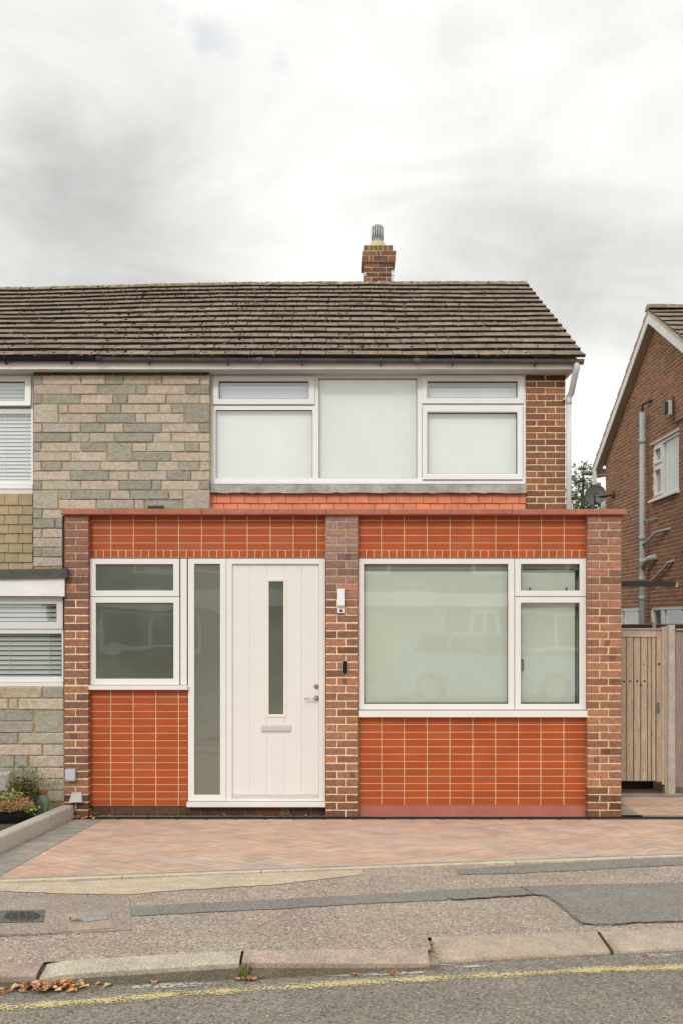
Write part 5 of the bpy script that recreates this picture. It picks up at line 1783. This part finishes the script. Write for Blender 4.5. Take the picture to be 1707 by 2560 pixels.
hp = MB(F(YG)); q = rect(1639, 1747, 1647.5, 1793, DG - .01); hp.box(q[0], q[1], q[2], q[3], .008, .014, lin(186, 186, 184))
cxm = (q[0] + q[1]) / 2; zm = (q[2] + q[3]) / 2
hp.tube([(cxm, zm + .055, .012), (cxm, zm + .05, .04), (cxm, zm - .05, .04), (cxm, zm - .055, .012)], .007, lin(110, 110, 108), 8); hp.build('pull_handle', M['metal'], gate)
gs = MB(); gs.box(fx(1530, DG), fx(1655, DG), YG + .35, YG + .45, -.02, .13, lin(78, 66, 44)); gs.build('gravel_board', M['wood'], gate)

po = MB(F(YG - .02)); D2 = DG - .02
po.brick(fx(1653.3, D2), fx(1660, D2), fz(1962, D2), fz(1567.5, D2), -.08, 0, lin(194, 175, 150), .004, .002)
po.brick(fx(1660.2, D2), fx(1668, D2), .0, fz(1566.5, D2), -.08, .006, lin(186, 168, 144), .004, .002)
tag(po.build('gate_post', M['wood'], loc=(fx(1660, D2), YG, 0)), 'sawn timber gate post between the gate and the concrete post', 'post')
po = MB(F(YG - .05)); D2 = DG - .05
c0 = lin(182, 174, 160)
po.brick(fx(1668.5, D2), fx(1687, D2), -.05, fz(1562.5, D2), -.10, 0, c0, .008, .004)
tag(po.build('concrete_post', M['concrete'], loc=(fx(1678, D2), YG, 0)), 'pale pitted concrete fence post right of the gate', 'post')
fp = thing('fence_panel', 'greyish board fence panel at the right edge beside the concrete post', 'fence', (fx(1760, DG), YG + .03, 0))
m2 = MB(F(YG + .01)); x = 1687
while x < 1900:
    x2 = x + 15.5
    m2.brick(fx(x, DG) + .001, fx(x2, DG) + .006, .06, fz(1578, DG), -.02, rng.uniform(-.002, .004), var(lin(146, 132, 122), .1, .03), .004, .001); x = x2
m2.build('boards', M['wood'], fp)
m2 = MB(F(YG + .01)); m2.box(fx(1687.5, DG), fx(1900, DG), fz(1575.5, DG), fz(1572, DG), -.05, .03, lin(178, 164, 148)); m2.build('cap_strip', M['woodx'], fp)
m2 = MB(F(YG + .01)); m2.box(fx(1687.5, DG), fx(1900, DG), -.02, .058, -.03, .01, lin(110, 96, 84)); m2.build('gravel_board', M['wood'], fp)
yt = 2.9; Dt = 12.9
tf = thing('slatted_fence', 'low dark slatted fence top showing just above the gate', 'fence', (fx(1620, Dt), yt, 0))
m2 = MB(F(yt)); x = 1520
while x < 1800:
    if not (1629 < x < 1637): m2.box(fx(x, Dt), fx(x + 2.0, Dt), -.02, fz(1562.5, Dt), -.02, 0, var(lin(78, 66, 56), .2, .04))
    x += 3.1
m2.box(fx(1520, Dt), fx(1800, Dt), -.02, fz(1570, Dt), -.04, -.022, lin(50, 42, 36)); m2.build('slats', M['wood'], tf)
m2 = MB(F(yt)); m2.box(fx(1520, Dt), fx(1628, Dt), fz(1562.4, Dt), fz(1560.3, Dt), -.03, .012, lin(104, 92, 80)); m2.box(fx(1637, Dt), fx(1800, Dt), fz(1562, Dt), fz(1559.5, Dt), -.03, .012, lin(96, 84, 74)); m2.build('rail', M['woodx'], tf)
m2 = MB(F(yt)); m2.box(fx(1628.3, Dt), fx(1636.7, Dt), -.02, fz(1556, Dt), -.05, .02, lin(150, 138, 124)); m2.build('post', M['wood'], tf)

# ------------------------------------------------------------------ conifer beyond the houses
tree = thing('conifer_tree', 'dark green conifer behind the white downpipe, with feathery branch tips against the sky', 'tree', (7.2, 20.5, 0))
DTt = 30.5
m2 = MB(); tx, ty = 7.15, 20.5
m2.tube([(tx, ty, 0), (tx + .05, ty, 2.5), (tx, ty, 5), (tx + .03, ty, 6.5)], .1, lin(84, 68, 54), 8, radii=[.16, .12, .07, .015]); m2.build('trunk', M['wood'], tree)
m2 = MB(); r2 = random.Random(21)
for k in range(190):
    h = 1.2 + 5.3 * r2.random() ** .8
    a = r2.uniform(0, 2 * pi)
    ln = (6.9 - h) * .30 * r2.uniform(.6, 1.15) + .12
    dirv = Vector((cos(a), sin(a), r2.uniform(.15, .75))).normalized()
    b0 = Vector((tx, ty, h))
    nl = int(26 * ln / .5) + 8
    for j in range(nl):
        t = r2.random() ** .7
        p = b0 + dirv * ln * t + Vector((r2.gauss(0, .035), r2.gauss(0, .035), r2.gauss(0, .035) - .10 * t * (1 - t)))
        c = mixc(lin(52, 66, 40), lin(120, 132, 78), r2.random() ** 1.3)
        m2.leaf(p, r2.uniform(.05, .12), var(c, .15, .05, r2), r2, .45, tuple(dirv + Vector((r2.gauss(0, .5), r2.gauss(0, .5), r2.gauss(0, .4)))))
m2.build('crown', M['leafy'], tree)
bsh = thing('garden_shrub', 'dark leafy shrub below the satellite dish, just above the coping', 'shrub', (8.0, 19.5, 0))
m2 = MB(); bx0 = fx(1478, 29.5); bz0 = fz(1270, 29.5)
m2.tube([(bx0, 19.5, 0), (bx0, 19.5, bz0 - .5)], .06, lin(84, 68, 54), 8, radii=[.08, .04]); m2.build('stem', M['wood'], bsh)
m2 = MB()
for k in range(2600):
    p = Vector((r2.gauss(0, .40), r2.gauss(0, .4), r2.gauss(0, .32)))
    if p.length > .85: continue
    m2.leaf((bx0 + p.x, 19.5 + p.y, bz0 - .28 + p.z), r2.uniform(.05, .10), var(mixc(lin(44, 56, 34), lin(92, 106, 62), r2.random()), .2, .05, r2), r2, .6)
m2.build('foliage', M['leafy'], bsh)

# ------------------------------------------------------------------ left garden: edging, soil, pots
ed = MB()
xe = -2.605
n_ = 7
y = -.06
for k in range(n_):
    y2 = y - (.14 if k == 0 else .60)
    c = var(lin(186, 180, 168), .05, .015)
    h = .128
    za, zb = gz(xe, y), gz(xe, y2)
    xs0, xs1 = xe - .105 - .0, xe
    e_ = .012
    J = .002
    ysa, ysb = y - J, y2 + J
    P = [(xs1, za - .06), (xs1, za + h - e_), (xs1 - e_, za + h), (xs0, za + h), (xs0, za - .06)]
    a = [ed.pt((p[0] + (.012 if k == 0 else 0), ysa, p[1] + (.004 if k == 0 else 0))) for p in P]
    b = [ed.pt((p[0] + (.012 if k == 0 else 0), ysb, p[1] - za + zb + (.004 if k == 0 else 0))) for p in P]
    for j in range(4): ed.idx((a[j], b[j], b[j + 1], a[j + 1]), c)
    ed.idx(a[::-1], c); ed.idx(b, c)
    y = y2
tag(ed.build('garden_edging', M['edging'], loc=(xe, -2, 0)), 'raised grey concrete edging along the left side of the drive', 'edging')
so_ = MB()
for k in range(10):
    ya, yb = -.0 - k * .45, -.45 - k * .45
    so_.face([(-7, ya, gz(xe, ya) + .06), (xe - .08, ya, gz(xe, ya) + .06), (xe - .08, yb, gz(xe, yb) + .06), (-7, yb, gz(xe, yb) + .06)], lin(96, 88, 70))
structure(so_.build('flower_bed', M['soil']))


def plant_pot(px, py_base, y, prof, mat, col, label, name='plant_pot'):
    d = 10 + y
    X = fx(px, d); Z = fz(py_base, d)
    t = thing(name, label, 'plant pot', (X, y, Z), 'potted plants by the stone wall')
    m2 = MB(); m2.lathe(prof, X, y, Z, col, 36); m2.build('pot', M[mat], t)
    r_in = prof[-1][0]
    m2 = MB(); m2.lathe([(.01, prof[-1][1] - .03), (r_in, prof[-1][1] - .028)], X, y, Z, lin(70, 56, 44), 24); m2.build('soil', M['soil'], t)
    return t, X, Z


r3 = random.Random(5)
# big black bowl
y_ = -.75; d = 10 + y_
t1, X1_, Z1_ = plant_pot(27, 2078, y_, [(.085, 0), (.12, .03), (.158, .11), (.165, .17), (.158, .20), (.166, .21), (.150, .21)], 'gloss', (.010, .010, .011), 'low black glazed bowl of succulents and dry tan stems, nearest the edging')
m2 = MB()
for k in range(1300):
    a = r3.uniform(0, 2 * pi); rr3 = .19 * sqrt(r3.random())
    m2.leaf((X1_ + rr3 * cos(a), y_ + rr3 * sin(a) - .03, Z1_ + .205 + r3.uniform(0, .075)), r3.uniform(.02, .05), var(mixc(lin(196, 156, 112), lin(150, 108, 72), r3.random()), .15, .04, r3), r3, .22, (r3.gauss(0, .8), r3.gauss(0, .8), r3.uniform(.0, .8)))
m2.build('dry_flowers', M['leafy'], t1)
m2 = MB()
for k in range(800):
    a = r3.uniform(0, 2 * pi); rr3 = .15 * sqrt(r3.random())
    x_ = X1_ - .10 + 1.2 * rr3 * cos(a); 
    m2.leaf((x_, y_ + .06 + rr3 * sin(a), Z1_ + .26 + r3.uniform(-.02, .07) * (1.2 - abs(x_ - X1_) * 2)), r3.uniform(.015, .04), var(mixc(lin(104, 116, 58), lin(176, 172, 104), r3.random()), .18, .05, r3), r3, .7)
for k in range(140):
    m2.leaf((X1_ + .17 + r3.gauss(0, .04), y_ - .02 + r3.gauss(0, .04), Z1_ + .22 + r3.gauss(0, .025)), r3.uniform(.015, .035), var(lin(150, 160, 84), .2, .05, r3), r3, .7)
m2.build('succulents', M['leafy'], t1)
# tall dark pot with a dense bush
y_ = -.42
t2, X2_, Z2_ = plant_pot(64, 2062, y_, [(.065, 0), (.085, .05), (.098, .16), (.094, .22), (.100, .235), (.085, .235)], 'gloss', (.014, .013, .016), 'dark pot with a dense bronze green bush, between the black bowl and green jar')
m2 = MB()
for k in range(2600):
    p = Vector((r3.gauss(0, .060), r3.gauss(0, .055), r3.gauss(0, .048)))
    if abs(p.x) > .15: continue
    c = mixc(lin(44, 58, 30), lin(112, 112, 62), r3.random() ** 1.2)
    if r3.random() < .22: c = lin(128, 92, 60)
    m2.leaf((X2_ - .03 + p.x, y_ + p.y, Z2_ + .32 + p.z - abs(p.x) * .12), r3.uniform(.015, .045), var(c, .22, .06, r3), r3, .4)
m2.build('foliage', M['leafy'], t2)
# green glazed jar with lavender
y_ = -.22
t3, X3_, Z3_ = plant_pot(102, 2053, y_, [(.060, 0), (.066, .05), (.078, .14), (.080, .20), (.070, .245), (.058, .262), (.064, .275), (.055, .275)], 'glaze', lin(112, 132, 112), 'tall green glazed jar with a terracotta rim and straggly lavender')
m2 = MB(); m2.lathe([(.060, .262), (.070, .270), (.070, .288), (.055, .290)], X3_, y_, Z3_, lin(150, 98, 62), 30); m2.build('rim', M['clay'], t3)
m2 = MB()
for k in range(950):
    a = r3.gauss(-.12, .16); 
    h = abs(r3.gauss(0, .10))
    x_ = X3_ + a + .08 * (r3.random() - .3)
    m2.leaf((x_, y_ + r3.gauss(0, .06), Z3_ + .30 + h * (1.1 if a < 0 else .8) ), r3.uniform(.02, .05), var(mixc(lin(120, 124, 84), lin(168, 164, 118), r3.random()), .15, .05, r3), r3, .16, (r3.gauss(0, .5), r3.gauss(0, .5), 1))
m2.build('foliage', M['leafy'], t3)
m2 = MB()
for (px, py) in ((54, 1915), (59.5, 1920.5), (57.5, 1929.5), (68, 1934), (81.5, 1931), (93, 1944.5), (83, 1941), (77, 1938)):
    x_ = fx(px, 10 + y_); z_ = fz(py, 10 + y_)
    m2.tube([(X3_ - .04 + r3.uniform(-.05, .05), y_, Z3_ + .29), ((X3_ - .04 + x_) / 2 + .01, y_, (Z3_ + .29 + z_) / 2), (x_, y_, z_ - .01)], .0018, lin(120, 122, 88), 4)
    for j in range(4): m2.lump((x_ + r3.uniform(-.002, .002), y_, z_ - .008 + j * .0055), .0065, .0065, .006, var(lin(64, 52, 92), .2, .08, r3))
m2.build('lavender_flowers', M['leafy'], t3)
m2 = MB()
for k in range(7):
    x_ = -2.62 + r3.uniform(-.06, .1) - .18
    m2.leaf((x_, -.5, gz(x_, -.5) + .07), r3.uniform(.16, .24), var(lin(132, 150, 92), .1, .04, r3), r3, .06, (r3.gauss(0, .12), r3.gauss(0, .1), 1))
m2.build('grass_blades', M['leafy'], t3)

# ------------------------------------------------------------------ street furniture in the pavement
mc = thing('manhole_cover', 'grey ribbed metal inspection cover in the pavement at the left edge', 'manhole cover', (*gp(55, 2296), gz(*gp(55, 2296))))
def plate(pts, dz0, dz1, col, mb):
    P = [gp(*p) for p in pts]
    a = [mb.pt((p[0], p[1], gz(*p) + dz0)) for p in P]; b = [mb.pt((p[0], p[1], gz(*p) + dz1)) for p in P]
    mb.idx(b, col)
    for k in range(len(P)): mb.idx((a[k], a[(k + 1) % len(P)], b[(k + 1) % len(P)], b[k]), mixc(col, BLACK, .3))
m2 = MB(); plate([(-6, 2279), (112.5, 2277), (108, 2306), (-10, 2308)], -.01, .006, lin(110, 108, 106), m2)
plate([(-7, 2278.2), (113.5, 2276.2), (109.3, 2307), (-11, 2309)], -.012, .0045, lin(78, 72, 66), m2); m2.build('frame', M['concrete'], mc)
m2 = MB()
for k in range(7):
    py = 2282.3 + k * 3.4
    hw = 47 * sqrt(max(.05, 1 - ((k - 3) / 4.0) ** 2))
    x_ = 56 - hw
    n3 = 5
    for j in range(n3):
        a, b = x_ + 2 * hw * j / n3 + 1.2, x_ + 2 * hw * (j + 1) / n3 - 1.2
        plate([(a, py), (b, py - .1), (b, py + 1.5), (a, py + 1.6)], .0055, .0085, lin(74, 72, 70), m2)
m2.build('ribs', M['concrete'], mc)
sc_ = thing('stopcock_cover', 'small pale concrete cover set in a cream mortar surround beside the manhole cover', 'access cover', (*gp(225, 2297), gz(*gp(225, 2297))))
m2 = MB(); plate([(160, 2287), (275, 2282), (280, 2322), (172, 2331), (168, 2310)], -.01, .0055, lin(172, 154, 136), m2); m2.build('mortar_surround', M['concrete'], sc_)
m2 = MB(); plate([(196, 2297), (224, 2287.5), (269, 2285.5), (270, 2302.5), (215, 2308.5), (173, 2309)], .003, .012, lin(160, 153, 146), m2); m2.build('lid', M['concrete'], sc_)
m2 = MB(); plate([(172, 2308.6), (190, 2304.6), (200, 2304.8), (210, 2306.8), (196, 2307.2), (184, 2307.4)], .012, .0128, (.02, .018, .016), m2); plate([(175, 2296), (177.5, 2296), (177.5, 2302.5), (175, 2302.5)], .005, .0072, (.03, .025, .02), m2); m2.build('lifting_slot', M['moss'], sc_)

# fallen leaves
def fallen(mb, X, y, z, s, r):
    c = var(r.choice([lin(204, 146, 96), lin(184, 122, 78), lin(212, 164, 118), lin(160, 112, 78), lin(214, 188, 152)]), .12, .05, r)
    a = r.uniform(0, 2 * pi)
    u = Vector((cos(a), sin(a), r.uniform(-.15, .35))); v = Vector((-sin(a), cos(a), r.uniform(-.1, .3)))
    p = Vector((X, y, z))
    curl = r.uniform(.1, .35) * s
    pts = []
    for (k, w_) in ((0, 0), (.3, .32), (.6, .36), (1, 0), (.6, -.36), (.3, -.32)):
        pts.append(tuple(p + u * k * s + v * w_ * s + Vector((0, 0, curl * abs(w_) * 2 + .006))))
    mb.idx([mb.pt(q) for q in (pts[0], pts[1], pts[2], pts[3])], c); mb.idx([mb.pt(q) for q in (pts[0], pts[3], pts[4], pts[5])], c)
r4 = random.Random(9)
m2 = MB()
for k in range(150):
    px = r4.choice([r4.uniform(60, 215), r4.uniform(-20, 260), r4.uniform(70, 200)])
    X = fx(px, 4.65); yb = y_foot(X) - abs(r4.gauss(0, .035)) - .004
    fallen(m2, X, yb, z_road(X) + r4.uniform(0, .02) * (1 if 70 < px < 210 else .2), r4.uniform(.016, .046), r4)
tag(m2.build('leaf_litter', M['leafy'], loc=(-1.3, -5.3, .25)), 'drift of dry orange leaves in the gutter against the left kerb stones', 'leaves', kind='stuff')
m2 = MB()
for px0_, n5 in ((618, 16), (640, 6), (985, 9), (885, 4)):
    for k in range(n5):
        X = fx(px0_ + r4.gauss(0, 10), 4.9); fallen(m2, X, y_foot(X) - .012 - abs(r4.gauss(0, .015)), z_road(X), r4.uniform(.015, .04), r4)
tag(m2.build('leaf_litter', M['leafy'], loc=(-.4, -5.1, .23)), 'few curled brown leaves scattered along the middle kerb stones', 'leaves', kind='stuff')
m2 = MB()
for k in range(16):
    X = fx(r4.uniform(186, 240), 10); fallen(m2, X, -.03 - r4.uniform(0, .13), .012, r4.uniform(.02, .06), r4)
for px in (270, 330, 385, 330, 420, 540, 560, 700, 760):
    X = fx(px, 10); fallen(m2, X, -.0 + r4.uniform(-.03, .09), .012, r4.uniform(.015, .035), r4)
for (px, py) in ((152, 2082), (157, 2083), (100, 2090), (383, 2052), (110, 2140)):
    X, yy = gp(px, py); fallen(m2, X, yy, gz(X, yy) + .004, r4.uniform(.02, .035), r4)
tag(m2.build('leaf_litter', M['leafy'], loc=(-2.4, -.05, 0)), 'dry leaves caught at the foot of the left brick pillar and drain', 'leaves', kind='stuff')
X = .0
for (px, s_) in ((385, .05), (1600, .04)):
    X = fx(px, 4.75 if px < 1000 else 5.35); m2 = MB(); fallen(m2, X, y_foot(X) - .03, z_road(X), s_, r4); fallen(m2, X + .02, y_foot(X) - .025, z_road(X), s_ * .7, r4)
    tag(m2.build('fallen_leaf', M['leafy'], loc=(X, y_foot(X) - .03, z_road(X))), 'curled orange leaf lying alone below the pale cream kerb stone' if px < 1000 else 'small orange leaf lying by the far right dropped kerb stone', 'leaf')
m2 = MB(); X = fx(613, 4.84)
for k in range(16):
    m2.leaf((X + r4.gauss(0, .012), y_foot(X) - .006 - abs(r4.gauss(0, .006)), z_road(X) + .01), r4.uniform(.05, .10), var(lin(128, 138, 76), .15, .05, r4), r4, .10, (r4.gauss(0, .28), r4.gauss(0, .2), 1))
tag(m2.build('grass_weed', M['leafy'], loc=(X, y_foot(X), z_road(X))), 'small green grass tuft growing in the kerb joint', 'weed')
m2 = MB()
for k in range(70):                                            # moss and weeds in the corner by the plinth
    px = 224 + abs(r4.gauss(0, 8)); X = fx(px, 10.05)
    m2.leaf((X, .06 + r4.uniform(-.04, .03), .005), r4.uniform(.02, .09), var(mixc(lin(110, 96, 60), lin(150, 128, 88), r4.random()), .2, .05, r4), r4, .12, (r4.gauss(0, .5), r4.gauss(0, .3), 1))
for k in range(160):
    px = r4.uniform(225, 812); X = fx(px, 10.08); m2.lump((X, .085 + r4.uniform(-.02, .01), .008), r4.uniform(.006, .02), .012, .008, var(mixc(lin(78, 78, 48), lin(120, 110, 76), r4.random()), .2, .05, r4), r4)
tag(m2.build('plinth_moss', M['moss'], loc=(-2, .08, 0)), 'dry weeds and moss along the foot of the plinth below the door', 'moss', kind='stuff')

# ------------------------------------------------------------------ across the street (seen only in the window panes)
oh = thing('detached_house', 'house across the street with dark cladding and white fascia, mirrored in the windows', 'house', (0, -22, .25))
YO = -21.5
To = lambda u, v, w: (u, YO + w, v)
m2 = MB(To); m2.box(-9, 9, .2, 5.2, -8, 0, lin(120, 98, 80)); m2.box(-9, 9, 2.75, 5.2, 0, .05, lin(96, 98, 96))
for k in range(18): m2.box(-9, 9, 2.75 + k * .135, 2.75 + k * .135 + .012, .05, .062, lin(70, 72, 70))
m2.build('wall', M['render'], oh)
m2 = MB(To); m2.box(-9, 9, 2.32, 2.74, .0, .55, lin(232, 232, 232)); m2.build('fascia', M['fascia'], oh)
m2 = MB(To); m2.box(-.3, 3.2, .25, 2.3, .01, .06, lin(210, 198, 176))
for k in range(14): m2.box(-.25, 3.15, .3 + k * .145, .31 + k * .145, .06, .068, lin(150, 140, 120))
m2.build('garage_door', M['fascia'], oh)
for (a, b, z0, z1) in ((-6.5, -3.5, 3.35, 4.5), (-1.5, 1.5, 3.35, 4.5), (4, 7, 3.35, 4.5), (3.9, 4.9, .3, 2.2), (5.3, 7.8, 1.0, 2.2), (-7.5, -4.4, 1.0, 2.2)):
    m2 = MB(To); m2.ring((a, b, z0, z1), (a + .12, b - .12, z0 + .12, z1 - .12), .05, .12, PVC); m2.box((a + b) / 2 - .05, (a + b) / 2 + .05, z0 + .12, z1 - .12, .05, .11, PVC); wo = m2.build('window', M['upvc'], oh)
    m2 = MB(To); m2.box(a + .12, b - .12, z0 + .12, z1 - .12, .04, .07, (.06, .07, .07)); m2.build('pane', M['gloss'], wo)
m2 = MB(lambda u, v, w: (w, u, v)); m2.prism([(YO + .6, 5.1), (YO - 4, 7.0), (YO - 8.6, 5.1)], -9.4, 9.4, lin(96, 84, 74)); m2.build('roof', M['rooftile'], oh)
# parked car
car = thing('parked_car', 'light blue hatchback parked across the street, mirrored in the window', 'car', (3.2, -12.0, .22))
CX0, CYn, CZ = 1.05, -11.05, .20
CB = lin(128, 170, 205)
prof = [(0, .35), (.02, .75), (.12, .98), (.55, 1.04), (2.9, 1.0), (3.75, .90), (4.12, .72), (4.2, .38), (4.1, .25), (.1, .25)]
m2 = MB(lambda u, v, w: (CX0 + u, CYn - w, CZ + v))
m2.prism(prof, .06, 1.64, CB); m2.prism([(u * .985 + .03, .30 + (v - .3) * .86) for u, v in prof], 0, 1.7, CB)
cab = [(.10, 1.0), (.42, 1.38), (.75, 1.47), (1.9, 1.48), (2.35, 1.42), (3.1, 1.0)]
m2.prism([(u, v) for u, v in cab], .16, 1.54, CB)
m2.build('body', M['car'], car)
m2 = MB(lambda u, v, w: (CX0 + u, CYn - w, CZ + v))
for ptsw in ([(.42, 1.05), (.62, 1.36), (1.15, 1.41), (1.15, 1.04)], [(1.22, 1.04), (1.22, 1.41), (1.85, 1.41), (1.85, 1.03)], [(1.92, 1.03), (1.92, 1.41), (2.28, 1.36), (2.88, 1.01)]):
    m2.prism(ptsw, .15, .165, (.04, .045, .05))
m2.build('side_window', M['gloss'], car)
for cxw in (.78, 3.38):
    wh = None
    m2 = MB(lambda u, v, w: (CX0 + u, CYn - w, CZ + v)); disc(m2, cxw, .31, .31, -.01, .2, (.02, .02, .02), 28); wh = m2.build('wheel', M['dark'], car)
    m2 = MB(lambda u, v, w: (CX0 + u, CYn - w, CZ + v)); disc(m2, cxw, .31, .20, -.02, .0, lin(180, 182, 184), 20); m2.build('rim', M['metal'], wh)
